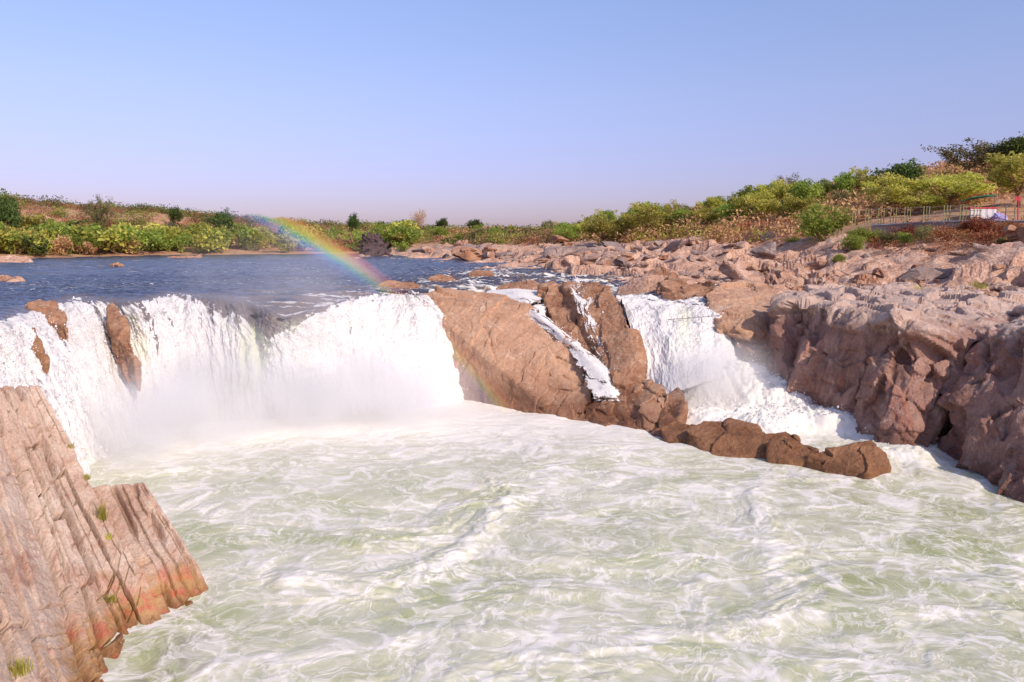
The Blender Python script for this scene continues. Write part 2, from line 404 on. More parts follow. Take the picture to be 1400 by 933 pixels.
def pool_mat():
    m, nt = mat('pool_water'); N = NT(nt)
    pos = N.n('ShaderNodeNewGeometry').outputs['Position']
    foam = N.attr('foam')
    def warp(vec, sc, amt, det=3):
        t = N.n('ShaderNodeTexNoise', i_Vector=vec, i_Scale=sc, i_Detail=float(det))
        sb = N.n('ShaderNodeVectorMath', operation='SUBTRACT'); N.set(sb.inputs[0], t.outputs['Color']); sb.inputs[1].default_value = (.5, .5, .5)
        w = N.n('ShaderNodeVectorMath', operation='MULTIPLY_ADD'); N.set(w.inputs[0], sb.outputs[0]); w.inputs[1].default_value = (amt, amt, 0); N.set(w.inputs[2], vec); return w.outputs[0]
    p1 = warp(pos, .28, 4.0); p2 = warp(p1, .9, .9, 4); p3 = warp(p2, 2.6, .22, 3)
    def lace(vec, sc, width, soft):
        v = N.n('ShaderNodeTexVoronoi', feature='DISTANCE_TO_EDGE', i_Vector=N.mapping(vec, (1, 1.1, 0)), i_Scale=sc)
        return N.mapr(v.outputs['Distance'], width, width+soft, 1, 0, True)
    def vein(vec, sc, k):
        n = N.noise(N.mapping(vec, (1, 1.15, 1)), sc, 4, .55)
        return N.math('POWER', N.math('SUBTRACT', 1.0, N.math('MULTIPLY', N.math('ABSOLUTE', N.math('SUBTRACT', n, .5)), k), True), 1.6)
    m1 = N.mapr(N.noise(p1, .30, 3, .55), .36, .62, 0, 1, True); m2 = N.mapr(N.noise(p1, .55, 3, .55), .40, .64, 0, 1, True)
    f = N.math('ADD', foam, N.math('MULTIPLY', N.math('MULTIPLY', lace(p3, .42, .0, .13), m1), .62))
    f = N.math('ADD', f, N.math('MULTIPLY', N.math('MULTIPLY', lace(p3, .95, .0, .10), m2), .30))
    f = N.math('ADD', f, N.math('MULTIPLY', vein(p2, .75, 21.0), .55))
    f = N.math('ADD', f, N.math('MULTIPLY', vein(p3, 1.8, 17.0), .22))
    gr = N.noise(p3, 9, 5, .75)
    f = N.math('ADD', f, N.math('MULTIPLY', N.math('SUBTRACT', gr, .5), .18))
    f = N.mapr(f, .04, .95, 0, 1)
    green = N.ramp(N.noise(p1, .30, 4, .6), [(.3, (.45,.45,.26)), (.5, (.53,.52,.335)), (.7, (.60,.575,.41))])
    green = N.mix(N.attr('green'), green, (.40,.42,.20))
    green = N.mix(N.attr('clear'), green, (.16,.14,.09))
    col = N.mix(f, green, FOAM)
    b = N.n('ShaderNodeBump', i_Strength=.3, i_Distance=.05, i_Height=N.math('ADD', f, N.math('MULTIPLY', gr, .5)))
    N.out(princ(N, col, N.mapr(f, 0, 1, .25, .8), .35, b.outputs[0])); return m
def falls_mat(name, holes=False):
    m, nt = mat(name); N = NT(nt)
    pos = N.n('ShaderNodeNewGeometry').outputs['Position']
    foam = N.attr('foam')
    grain = N.noise(pos, 4.0, 6, .78)
    f = N.mapr(N.math('ADD', foam, N.math('MULTIPLY', N.math('SUBTRACT', grain, .5), .75)), .3, .68, 0, 1, True)
    f = N.math('MULTIPLY', f, N.mapr(foam, 0.02, .15))
    rc, rp = river_nodes(N, pos)
    if holes: dark = N.mix(0.5, rc, (.25,.16,.11))
    else: dark = N.mix(N.attr('lip'), rc, (.20,.165,.155))
    dark = N.mix(N.attr('green'), dark, (.50,.56,.30))
    col = N.mix(f, dark, N.mix(N.attr('green'), (.73,.69,.655), (.62,.66,.40)))
    col = N.mix(N.math('MULTIPLY', N.math('MULTIPLY', N.attr('streak'), N.mapr(grain, .35, .65)), f), col, (.52,.50,.47))
    hg = N.math('ADD', N.math('MULTIPLY', N.math('ADD', N.math('MULTIPLY', grain, .8), N.math('MULTIPLY', N.noise(pos, 14, 3, .7), .35)), f), N.math('MULTIPLY', rp, N.mapr(f, 0, 1, 1, 0)))
    b = N.n('ShaderNodeBump', i_Strength=.45, i_Distance=.2, i_Height=hg)
    s = princ(N, col, N.mapr(f, 0, 1, .14, .75), .4, b.outputs[0])
    if holes:
        a = N.mapr(N.math('ADD', N.attr('cover'), N.math('MULTIPLY', N.math('SUBTRACT', N.noise(N.mapping(pos, (1.6, 1.6, .7)), 5.0, 6, .8), .5), 1.5)), .42, .58, 0, 1)
        t = N.n('ShaderNodeBsdfTransparent'); mx = N.n('ShaderNodeMixShader', i_0=a, i_1=t.outputs[0]); N.set(mx.inputs[2], s); s = mx.outputs[0]
    N.out(s); return m
M['river'] = river_mat(); M['pool'] = pool_mat(); M['falls'] = falls_mat('falling_water'); M['cascade'] = falls_mat('cascade_water', True)
m, nt = mat('water_drops'); N = NT(nt); N.out(princ(N, (.9,.88,.88), .5, .3)); M['drops'] = m
def leaf_mat(name, a, b, trans=.35, dry=0):
    m, nt = mat(name); N = NT(nt)
    oi = N.n('ShaderNodeObjectInfo'); r = N.attr('tone')
    col = N.mix(r, a, b)
    h = N.n('ShaderNodeHueSaturation'); N.set(h.inputs['Color'], col)
    N.set(h.inputs['Hue'], N.mapr(oi.outputs['Random'], 0, 1, .485, .515)); N.set(h.inputs['Value'], N.mapr(oi.outputs['Random'], 0, 1, .75, 1.25))
    d = N.n('ShaderNodeBsdfDiffuse', i_Color=h.outputs[0]); t = N.n('ShaderNodeBsdfTranslucent', i_Color=h.outputs[0])
    mx = N.n('ShaderNodeMixShader', i_0=trans, i_1=d.outputs[0], i_2=t.outputs[0])
    N.out(mx.outputs[0]); return m
M['leaf'] = leaf_mat('yellow_green_leaves', (.38,.37,.07), (.66,.60,.15), .5)
M['leaf_green'] = leaf_mat('green_leaves', (.22,.29,.055), (.44,.50,.11), .5)
M['leaf_dark'] = leaf_mat('dark_green_leaves', (.06,.09,.025), (.15,.19,.06))
M['leaf_olive'] = leaf_mat('olive_leaves', (.16,.15,.06), (.30,.26,.12))
M['dry'] = leaf_mat('dry_twigs', (.40,.20,.10), (.60,.35,.20), .35)
M['rust'] = leaf_mat('rust_leaves', (.24,.07,.03), (.42,.17,.08), .2)
def plain(name, c, rough=.7, scale=3.0, var=.3, metal=0.0):
    m, nt = mat(name); N = NT(nt)
    pos = N.n('ShaderNodeNewGeometry').outputs['Position']
    n = N.noise(pos, scale, 5, .65)
    g = N.mapr(n, .25, .75, 1-var, 1+var); gc = N.n('ShaderNodeCombineColor', i_0=g, i_1=g, i_2=g)
    b = N.n('ShaderNodeBump', i_Strength=.3, i_Distance=.05, i_Height=n)
    N.out(princ(N, N.mix(1.0, c, gc.outputs[0], 'MULTIPLY'), rough, .3, b.outputs[0], Metallic=metal)); return m
M['bark'] = plain('bark', (.22,.13,.085), .9, 5)
M['concrete'] = plain('wall_concrete', (.42,.40,.42), .9, 1.5)
M['masonry'] = plain('brown_masonry', (.27,.21,.19), .9, 1.5)
M['stone_dark'] = plain('dark_stone', (.12,.075,.065), .9, 1.5)
M['post'] = plain('fence_post_paint', (.30,.29,.12), .6, 2)
M['rail'] = plain('fence_rail_paint', (.30,.24,.20), .6, 2)
M['rustp'] = plain('rust_picket', (.40,.13,.06), .8, 2)
M['white'] = plain('white_cloth', (.58,.54,.54), .8, 2, .12)
M['redp'] = plain('red_cloth', (.50,.05,.06), .7, 2)
M['greenp'] = plain('green_tarp', (.03,.22,.12), .6, 2)
M['violet'] = plain('violet_cloth', (.42,.36,.62), .8, 2, .2)
M['pole'] = plain('pole_metal', (.35,.30,.28), .5, 2)
M['rope'] = plain('rope', (.22,.19,.17), .9, 8)
tick('materials')

# ------------------------------------------------------------------ terrain
ZU = 9.5
ctrl = []
def cp(px, py, Y, z=None):
    p = at(px, py, Y)
    ctrl.append((p[0], p[1], p[2] if z is None else z))
def cz(px, py, z): p = atz(px, py, z); ctrl.append((p[0], p[1], p[2]))
# right shore of the upper river, at the water
for q in ((560,348.5), (590,351), (640,355), (700,360), (740,365), (800,374), (850,381)): cz(*q, ZU)
for q in ((895,392,76), (950,365,105), (1000,345,125), (1050,332,135), (850,350,140), (780,350,170), (700,347,210), (640,342,245),
          (1100,350,108), (1100,332,120), (1200,348,95), (1200,322,108), (1300,347,88), (1300,322,100), (1400,345,82), (1400,318,95),
          (1500,345,78), (1500,318,92), (1000,322,140), (1080,314,125), (1200,305,112), (1300,302,103), (1400,301,97), (1550,300,92),
          (900,314,200), (1050,285,180), (1200,276,150), (1300,268,140), (1400,258,132), (1550,250,128), (1400,222,190), (1600,200,190), (1200,256,230),
          (1000,303,240), (850,324,175), (800,322,240), (700,322,300), (600,320,330), (900,318,300), (1100,285,290), (1500,200,300)): cp(*q)
cp(1080,387,88,8.3); cp(1010,400,80,8.6); cp(1180,392,80,9.2); cp(1300,392,77,9.8); cp(1420,392,74,10.0); cp(1560,392,72,10.0)
for q in ((26,66,5), (30,56,4), (40,60,5), (40,48,4), (60,60,6), (60,48,5), (24,72,7)): ctrl.append(q)
# bed of the river
for q in ((0,75,7.5), (6,90,7.6), (4,110,7.8), (-8,130,7.8), (-20,180,7.8), (-45,230,8.2), (-40,80,7.5), (-60,110,7.5), (-80,150,7.6), (-100,190,7.8), (-110,80,7.5),
          (-120,130,7.5), (-70,230,8), (-12,66,6), (-40,60,6), (12,74,7)): ctrl.append(q)
# far bank
for q in ((-20,356), (60,353), (120,351), (200,349.5), (280,348.5), (360,348), (430,347.5), (500,347)): cz(*q, ZU)
for px, Yw, ytop in ((-150,235,262), (-20,245,286), (60,262,291), (140,285,295), (220,300,297), (300,315,307), (380,325,311), (450,335,313), (520,340,314)):
    cp(px, ytop, Yw+28); cp(px, (348+ytop)/2-1, Yw+12); cp(px, ytop-3, Yw+90); cp(px, ytop+9, 480)
for q in ((-180,170,12), (-200,150,14), (-175,200,11), (-260,200,25), (-320,260,32), (150,400,15), (0,480,12), (100,330,15.5), (-100,420,17), (250,300,55), (200,150,45), (140,100,26), (140,60,18)): ctrl.append(q)
CT = np.array(ctrl)
_d = np.linalg.norm(CT[:,None,:2]-CT[None,:,:2], axis=-1)
_A = np.zeros((len(CT)+3,)*2); _A[:len(CT),:len(CT)] = _d + np.eye(len(CT))*(-0.4)
_A[:len(CT),-3] = 1; _A[:len(CT),-2:] = CT[:,:2]; _A[-3,:len(CT)] = 1; _A[-2:,:len(CT)] = CT[:,:2].T
_W = np.linalg.solve(_A, np.concatenate([CT[:,2], np.zeros(3)]))
def base_h(x, y):
    x = np.atleast_1d(np.asarray(x, float)); y = np.atleast_1d(np.asarray(y, float)); out = np.empty(len(x))
    for s in range(0, len(x), 50000):
        xx, yy = x[s:s+50000], y[s:s+50000]
        d = np.hypot(xx[:,None]-CT[None,:,0], yy[:,None]-CT[None,:,1])
        out[s:s+50000] = d@_W[:len(CT)] + _W[-3] + _W[-2]*xx + _W[-1]*yy
    return out
def rocky_mask(x, y, z):
    """bare rock along the right shore, soil and dry grass higher up"""
    n = fbm(np.stack([x*.05, y*.05, x*0], 1), 3, 41)
    top = np.interp(x, [-40, 0, 15, 30, 45, 60], [12.2, 12.4, 13.2, 13.8, 13.6, 13.4])
    m = sstep(1.0, -.6, z-(top+1.4*n))
    return m*sstep(-62, -50, x)
def terrain_h(x, y, fine=True):
    z = base_h(x, y)
    p = np.stack([x, y, z*0], 1)
    m = rocky_mask(x, y, z)
    z = z + (.35+.5*(1-m))*fbm(p*.08, 3, 3)*1.0
    # the gorge: ground drops away under the falls and the pool
    xc = np.interp(y, [40, 43, 49, 55, 60, 66, 72, 76], [31, 30, 25.5, 23.5, 22, 19, 15, 14])
    g = sstep(xc+14, xc+8, x)*sstep(79.5, 75.5, y); g = np.maximum(g, sstep(75, 67, y)*sstep(xc+5, xc+1.5, x))
    z = z*(1-g) - 3*g
    m = m*(1-g)
    if fine:
        r = facets(np.stack([x, y, z*.4], 1), 4.6, 1.0, .32, .35, 51, (1.5, 1, 1)) + facets(np.stack([x, y, z*.4], 1), 1.6, .20, .22, .12, 57)
        z = z + m*r + .10*fbm(p*1.1, 3, 5)
    return z, m
def terrain(name, xs, ys):
    X, Y = np.meshgrid(xs, ys); x, y = X.ravel(), Y.ravel()
    z, m = terrain_h(x, y)
    if name == 'right_bank_terrain':
        Z = z.reshape(X.shape)                                        # wear the steps down a little
        for _ in range(1):
            Z[1:-1,1:-1] = .44*Z[1:-1,1:-1]+.14*(Z[:-2,1:-1]+Z[2:,1:-1]+Z[1:-1,:-2]+Z[1:-1,2:])
        z = Z.ravel()
    me = mesh_np(name, np.stack([x, y, z], 1), gridf(len(ys), len(xs)), name != 'right_bank_terrain', {'rocky': m})
    return tag(obj(name, me, M['soil']), kind='structure')
yr = np.concatenate([np.arange(44, 130, .36), np.arange(130, 252.01, .72)])
terrain('right_bank_terrain', np.concatenate([np.arange(-62, 5, .7), np.arange(5, 62, .36), np.arange(62, 150.1, 2)]), yr)
tick('right bank')
terrain('far_bank_hills', np.arange(-420, 300, 1.5), np.arange(252, 620, 2.0))
terrain('left_bank_hills', np.arange(-420, -61.9, 1.6), np.arange(120, 252.1, 1.6))
tick('terrain')

# ------------------------------------------------------------------ upper river
CREST = [(-140,470), (-60,452), (0,440), (60,413), (110,404), (185,408), (240,400), (330,405), (390,410), (440,408), (500,400), (545,398), (575,400)]
BASE = [(20,740), (60,700), (110,655), (150,630), (190,612), (240,592), (285,585), (340,580), (400,578), (450,575), (520,570), (590,562), (660,548)]
crest3 = np.array([atz(*q, ZU) for q in CREST]); base3 = np.array([atz(*q, -0.3) for q in BASE])
RCREST = np.array([at(*q) for q in ((850,409,71.5), (880,412,71), (912,414,70.5), (945,416,70), (982,421,69))])
def level(x, y):
    """the river's still surface: it slopes down towards the lip of the narrow fall"""
    p = np.stack([x, y], 1); d = np.full(len(x), 9e9)
    for a, b in zip(RCREST[:-1], RCREST[1:]): d = np.minimum(d, seg_dist(p, a[:2], b[:2]))
    return ZU-(ZU-RCREST[:,2].mean())*sstep(17, .0, d)
LIP = np.concatenate([crest3[:,:2], [[-7.6, 74.5], [-4, 76.5], [-1, 78], [1.5, 78.5], [3.5, 77.5], [7, 77], [8.8, 74.5]], RCREST[:,:2]])
DOWN = np.concatenate([LIP, [[19.8, 73], [20.5, 78], [23, 84], [60, 90], [60, 5], [-25, 5]]])
def inside(x, y, poly):
    c = np.zeros(len(x), bool); n = len(poly)
    for i in range(n):
        (x1, y1), (x2, y2) = poly[i], poly[(i+1) % n]
        if y1 == y2: continue
        m = ((y1 > y) != (y2 > y)) & (x < (x2-x1)*(y-y1)/(y2-y1)+x1); c ^= m
    return c
def lipd(x, y):
    p = np.stack([x, y], 1); d = np.full(len(x), 9e9)
    for a, b in zip(LIP[:-1], LIP[1:]): d = np.minimum(d, seg_dist(p, a, b))
    return d
def river_fields(x, y):
    p = np.stack([x, y, x*0], 1)
    wav = .14*fbm(p*np.array([.35,.7,1]), 4, 11) + .085*fbm(p*np.array([1.1,2.0,1]), 3, 12)
    rough = sstep(-20, 0, x)*sstep(200, 110, y)                      # rapids over shallow rock to the right
    near = sstep(16, 3, lipd(x, y))*sstep(-32, -18, x)
    wav = wav*(1+1.9*rough)
    q = p*np.array([.13, .62, 1]); q[:,:2] += .45*np.stack([fbm(p*.12, 2, 21), fbm(p*.12, 2, 22)], 1)
    st = ridged(q, 5, 23, .6)
    foam = sstep(.50, .78, st)*(.20+.85*np.maximum(rough, .45*near)*sstep(-.35, .12, fbm(p*.09, 2, 25)+.06))
    foam = np.maximum(foam, .6*sstep(.64, .86, ridged(p*np.array([.3,1.3,1]), 4, 26, .6))*sstep(-.1, .2, fbm(p*.05, 2, 27)))
    foam = np.maximum(foam, rough*sstep(13, 3, lipd(x, y))*(.55+.9*fbm(p*np.array([.5,.8,1]), 4, 29))*sstep(-9, -5, x))
    silt = np.maximum(rough, near)*sstep(-.25, .25, fbm(p*np.array([.15,.3,1]), 3, 28))*.9
    return wav, np.clip(foam, 0, 1), np.clip(silt, 0, 1)
def river():
    ys = np.concatenate([np.arange(40, 60, .5), np.arange(60, 110, .20), np.arange(110, 200, .45), np.arange(200, 330, 1.2)])
    xs = np.concatenate([np.arange(-260, -60, 1.5), np.arange(-60, 26.1, .22)])
    X, Y = np.meshgrid(xs, ys); x, y = X.ravel(), Y.ravel()
    wav, foam, silt = river_fields(x, y); d = lipd(x, y); ins = inside(x, y, DOWN)
    sd = np.where(ins, -d, d)
    over_rock = ((x > -8.5) & (x < 9.2)).astype(float)
    z = level(x, y) + wav - np.where(over_rock > 0, .9*sstep(3.0, -.5, sd), 1.5*sstep(6.3, -.5, sd))
    keep = sd > -.8
    f = gridf(len(ys), len(xs)); f = f[keep[f].all(1)]
    used = np.zeros(len(x), bool); used[f.ravel()] = True; new = np.cumsum(used)-1
    me = mesh_np('river', np.stack([x, y, z], 1)[used], new[f], True, {'foam': foam[used], 'silt': silt[used]})
    return tag(obj('river', me, M['river']), kind='structure')
river(); tick('river')

# ------------------------------------------------------------------ pool and the lower channel
wc = []
for q in ((890,515,3.7), (950,500,3.9), (1010,497,4.2), (1060,520,3.3), (975,560,1.4), (1050,560,1.8), (1132,560,2.1), (1130,600,.6), (1221,610,1.1), (1215,640,.4),
          (1321,645,.4), (1400,685,.1), (1480,720,0), (870,500,3.6), (1080,490,3.8)):
    p = atz(*q); wc.append((p[0], p[1], q[2]))
for q in ((640,549), (720,560), (800,580), (835,585), (870,590), (900,595), (930,602), (850,575), (890,578), (945,606), (960,625), (1100,650), (1130,655), (1180,668), (990,628), (1060,640), (1150,665), (1210,672), (1300,700), (1400,730), (500,580), (600,620), (300,600), (700,700), (900,700), (1100,760), (1300,850), (500,900), (900,900), (100,700)):
    p = atz(*q, 0); wc.append((p[0], p[1], 0))
for q in ((-45,50), (-40,30), (0,10), (30,10), (50,20), (55,35), (-20,70), (0,72)): wc.append((*q, 0))
WC = np.array(wc)
def pool_base(x, y):
    d = np.maximum(np.hypot(x[:,None]-WC[None,:,0], y[:,None]-WC[None,:,1]), .6)
    w = d**-4.2
    return (w@WC[:,2])/w.sum(1)
ALLDROPS = []
def polyd(x, y, pts):
    p = np.stack([x, y], 1); d = np.full(len(x), 9e9)
    for a, b in zip(pts[:-1], pts[1:]): d = np.minimum(d, seg_dist(p, a[:2], b[:2]))
    return d
def pool():
    ys = np.concatenate([np.arange(13, 22, .16), np.arange(22, 40, .065), np.arange(40, 72.5, .10)])
    xs = np.concatenate([np.arange(-60, -30, .4), np.arange(-30, 34, .068), np.arange(34, 60, .4)])
    X, Y = np.meshgrid(xs, ys); x, y = X.ravel(), Y.ravel(); p = np.stack([x, y, x*0], 1)
    zb = np.empty(len(x))
    for s in range(0, len(x), 100000): zb[s:s+100000] = pool_base(x[s:s+100000], y[s:s+100000])
    tick(' pool base')
    w1 = fbm(p*.10, 2, 61); w2 = fbm(p*.10, 2, 62)
    q = p.copy(); q[:,0] += 3.2*w1; q[:,1] += 3.2*w2
    w3 = fbm(q*.30, 3, 63); w4 = fbm(q*.30, 3, 64)
    q2 = q.copy(); q2[:,0] += 1.3*w3; q2[:,1] += 1.3*w4
    w5 = fbm(q2*1.1, 2, 81); w6 = fbm(q2*1.1, 2, 82)
    q3 = q2.copy(); q3[:,0] += .45*w5; q3[:,1] += .45*w6
    big = fbm(q*np.array([.13,.2,1]), 3, 65)
    med = fbm(q2*np.array([.5,.75,1]), 4, 66, .55)
    chop = ridged(q3*np.array([.45,.75,1]), 4, 67, .55)
    z = zb + .16*big + .05*med + .015*(chop-.5)
    turb = sstep(.05, 2.2, zb)                                        # the running channel
    far = sstep(34, 58, y)
    z = z + turb*(.38*fbm(q2*np.array([.6,.8,1]), 4, 68)+.22*(ridged(q3*.9, 4, 69, .6)-.5))
    z = z + turb*(.16*fbm(p*np.array([2.0,2.4,1]), 4, 85, .6))
    for pts, hgt, wd, fo in WAVES:
        d = polyd(q[:,0]-2.0*w1, q[:,1]-2.0*w2, pts); z = z + .55*hgt*np.exp(-(d/wd)**2)*(.8+.5*med)
    patchy = fbm(q*np.array([.12,.16,1]), 3, 73)
    foam = .03 + .20*sstep(-.3, .5, patchy) + .06*(chop-.55) + .09*fbm(q3*np.array([.6,.8,1]), 3, 83)
    foam = foam + far*.22 + .50*sstep(47, 60, y)
    foam = foam + turb*.60*sstep(-.25, .35, fbm(q2*.5, 3, 74)+.15)
    for pts, hgt, wd, fo in WAVES:
        d = polyd(x, y, pts); d = polyd(q[:,0]-2.0*w1, q[:,1]-2.0*w2, pts); foam = foam + fo*np.exp(-(d/(wd*.75))**2)*np.clip(.7+1.3*fbm(q3*1.2, 4, 75), 0, 1.5)
    w = np.clip(turb-.15, 0, 1)*np.clip(foam-.35, 0, 1)*np.where((x > 8) & (x < 30) & (y > 40), 1, 0)
    idx = rng.choice(len(x), size=9000, p=w/w.sum()); pp = np.stack([x, y, z], 1)[idx]; pp[:,2] += rng.exponential(.16, len(idx)); pp[:,:2] += rng.normal(0, .12, (len(idx), 2)); ALLDROPS.append(pp)
    green = sstep(.0, .45, fbm(q*np.array([.17,.3,1])+2, 3, 76))*sstep(54, 38, y)
    me = mesh_np('plunge_pool', np.stack([x, y, z], 1), gridf(len(ys), len(xs)), True, {'foam': np.clip(foam, -.2, 1.2), 'green': green, 'clear': .8*np.exp(-(polyd(x, y, L((110,960), (180,945), (240,905), (262,880)))/.9)**2)*np.clip(.5+fbm(q3*.9, 3, 86), 0, 1)})
    return tag(obj('plunge_pool', me, M['pool']), kind='structure')
def L(*pts): return [atz(*q, 0) for q in pts]
WAVES = [
    (L((705,680), (690,700), (650,738), (600,765), (540,790), (470,800), (400,790)), .5, .9, .5),
    (L((470,740), (540,735), (620,700), (680,668)), .4, 1.6, -.25),
    (L((260,690), (330,720), (350,790), (420,820)), .15, .7, .35),
    (L((1030,640), (1055,700), (1060,760), (1085,815), (1040,850)), .15, .9, .38),
    (L((300,905), (480,880), (640,868), (760,862), (900,872), (1010,850), (1160,835), (1400,850)), .15, .8, .3),
    (L((700,815), (800,800), (900,790), (960,800)), .12, .6, .28),
    (L((760,640), (750,700), (790,760)), .12, .8, .25),
    (L((600,930), (760,905), (880,885)), .15, .8, .28),
]
pool(); tick('pool')

# ------------------------------------------------------------------ falling water
def falls(name, label, crest, base, up, dip, nr=260, nc=900, start=None, seed=100, lump=1.0, mat_='falls', green=None, upw=1.0, gaps=()):
    """a sheet that leaves the river at `up` metres above the lip, bends over and drops to the base"""
    C = catmull(crest, nc); B = catmull(base, nc)
    flow = B-C; flow[:,2] = 0
    run = np.linalg.norm(flow, axis=1, keepdims=True); fd = flow/np.maximum(run, .1)
    drop = (C[:,2]-B[:,2])[:,None]
    u = np.linspace(0, 1, nc)
    dp = np.interp(u, *dip)[:,None] if dip else np.zeros((nc, 1))
    # rows: upstream part then the fall; s < 0 upstream
    s = np.concatenate([np.linspace(-1, 0, int(nr*.28), endpoint=False), np.linspace(0, 1, nr-int(nr*.28))])[:,None,None]
    up_ = np.clip(-s, 0, 1); dn = np.clip(s, 0, 1)
    G = np.empty((nr, nc, 3))
    hor = -up*up_ + run[None]*dn
    G[:,:,:2] = C[None,:,:2] + fd[None,:,:2]*hor
    ease = np.exp(-(up_/.5)**2)
    G[:,:,2] = (C[None,:,2:]-dp[None]*ease*(1-.6*dn) - drop[None]*dn**1.7 - .12*np.exp(-(up_/.22)**2))[:,:,0]
    n = gnorm(G)
    if n[:,:,2].mean() < 0: n = -n
    wid = np.concatenate([[0], np.cumsum(np.linalg.norm(np.diff(C[:,:2], axis=0), axis=1))])
    hgt = np.linalg.norm(G[-1]-G[int(nr*.28)], axis=1).mean()
    U = np.broadcast_to(wid[None,:], (nr, nc)); V = np.broadcast_to((s[:,:,0]*(hgt)), (nr, nc))
    p = np.stack([U.ravel(), V.ravel(), np.zeros(nr*nc)], 1)
    dnf = np.broadcast_to(dn[:,:,0], (nr, nc)).ravel(); upf = np.broadcast_to(up_[:,:,0], (nr, nc)).ravel()
    pw = p.copy(); pw[:,0] += .8*fbm(p*np.array([.25,.12,1]), 2, seed)
    ribs = fbm(pw*np.array([.35,.09,1]), 4, seed+1, .5)                # long water ribs
    lumps = fbm(pw*np.array([.75,.5,1]), 5, seed+2, .62)
    tiny = fbm(pw*np.array([4.2,2.6,1]), 3, seed+3, .65)
    a = sstep(0, .22, dnf)
    gx, gy = G[:,:,0].ravel(), G[:,:,1].ravel()
    wav, rfoam, silt = river_fields(gx, gy)
    d = lump*a*(.42*ribs+.75*fbm(pw*np.array([.16,.05,1]), 3, seed+16)+.26*lumps+.06*tiny)
    G2 = G.reshape(-1, 3) + n.reshape(-1, 3)*d[:,None]
    up1 = upf > 0; lv = level(gx, gy); Cz = np.broadcast_to(C[None,:,2], (nr, nc)).ravel()
    G2[:,2] += np.where(up1, (lv-Cz)*sstep(0, .15, upf), 0) + wav*(1-a) - .05*sstep(.8, 1, upf)
    st = np.interp(np.broadcast_to(u[None,:], (nr, nc)).ravel(), *start) if start else 0.05
    rag = .15*fbm(pw*np.array([.45,.3,1]), 4, seed+6)+.10*fbm(pw*np.array([2.2,.9,1]), 3, seed+7)
    foam = sstep(-.07, .09, (dnf-upf*upw)-st+rag)
    thin = sstep(.30, .60, fbm(pw*np.array([.9,.4,1]), 5, seed+8, .65)+.12)*sstep(.85, .2, dnf)
    foam = foam - .5*thin*foam
    uu_ = np.broadcast_to(u[None,:], (nr, nc)).ravel()
    for u0, w_, s0, s1, k_ in gaps:
        foam = foam - k_*np.exp(-((uu_-u0-.006*fbm(p*np.array([.2,.5,1]), 3, seed+17))/w_)**2)*sstep(s0, s0+.08, dnf)*sstep(s1, s1-.3, dnf)*np.clip(.75+1.5*fbm(pw*np.array([1.6,.9,1]), 4, seed+18), 0, 1)
    foam = np.maximum(foam, rfoam*(1-a)*np.where(upf > .0, 1, .6))
    gr = np.zeros(len(foam))
    if green:
        for u0, w, s0, s1, k in green:
            uu = np.broadcast_to(u[None,:], (nr, nc)).ravel()
            gr = np.maximum(gr, k*np.exp(-((uu-u0-.03*fbm(p*.3, 2, seed+9))/w)**2)*sstep(s0, s0+.15, dnf)*sstep(s1, s1-.25, dnf)*np.clip(.75+.9*fbm(pw*np.array([.8,.3,1]), 3, seed+10), 0, 1.2))
    strk = sstep(.05, .55, fbm(pw*np.array([1.3,.16,1]), 4, seed+14, .6)+.25*fbm(pw*np.array([3.0,1.2,1]), 4, seed+15, .65))*sstep(0, .2, dnf)*.9
    attrs = {'streak': strk, 'foam': np.clip(foam, 0, 1), 'green': np.clip(gr, 0, 1), 'lip': sstep(.55, .0, upf)*.85, 'silt': silt}
    me = mesh_np(name, G2, gridf(nr, nc), True, attrs)
    # drops thrown off the white water
    w = np.where((foam > .7) & (dnf > .15), 1.0, 0); idx = rng.choice(len(G2), size=int(26*wid[-1]*hgt*.30), p=w/w.sum())
    off = rng.exponential(.22, len(idx))[:,None]
    ALLDROPS.append(G2[idx]+n.reshape(-1, 3)[idx]*off+rng.normal(0, .15, (len(idx), 3)))
    c = recentre(me)
    return tag(obj(name, me, M[mat_], loc=c), label, 'waterfall')
U = np.linspace(0, 1, len(CREST))
falls('waterfall', 'wide white horseshoe waterfall plunging into the pool left of the tan rock', crest3, base3, 7.0,
      (U, [0,0,0,.3,.1,.15,0,.25,1.3,.7,.05,0,0]), 300, 1300,
      (np.linspace(0, 1, 27), [-.1,-.1,-.1,-.1,-.1,-.1,-.06,0,.02,.07,.10,.04,.0,.05,.18,.32,.50,.42,.20,.08,.10,.05,.0,-.02,-.05,-.1,-.1]),
      green=[(.60,.03,.3,1.0,.8), (.39,.02,.15,.8,.35), (.68,.03,.1,.8,.3)],
      gaps=[(.425,.006,.02,.75,.95), (.345,.008,.0,.5,.8), (.47,.004,.2,.7,.6), (.545,.006,.1,.7,.6), (.80,.005,.3,.9,.5), (.90,.004,.1,.6,.55), (.26,.008,.05,.5,.6), (.15,.01,.2,.8,.5)])
c2 = RCREST
b2 = np.array([atz(*q) for q in ((878,546,1.8), (900,542,2.1), (930,533,2.7), (967,519,3.3), (1012,502,3.9))])
falls('waterfall', 'narrow white waterfall pouring between the tall brown rock and the right bank boulder', c2, b2, 6.0, None, 220, 420,
      ([0,.3,.6,1], [-.12,-.10,.0,-.1]), seed=200, lump=.75, green=[(.62,.12,.0,.8,.45)])
tick('falls')

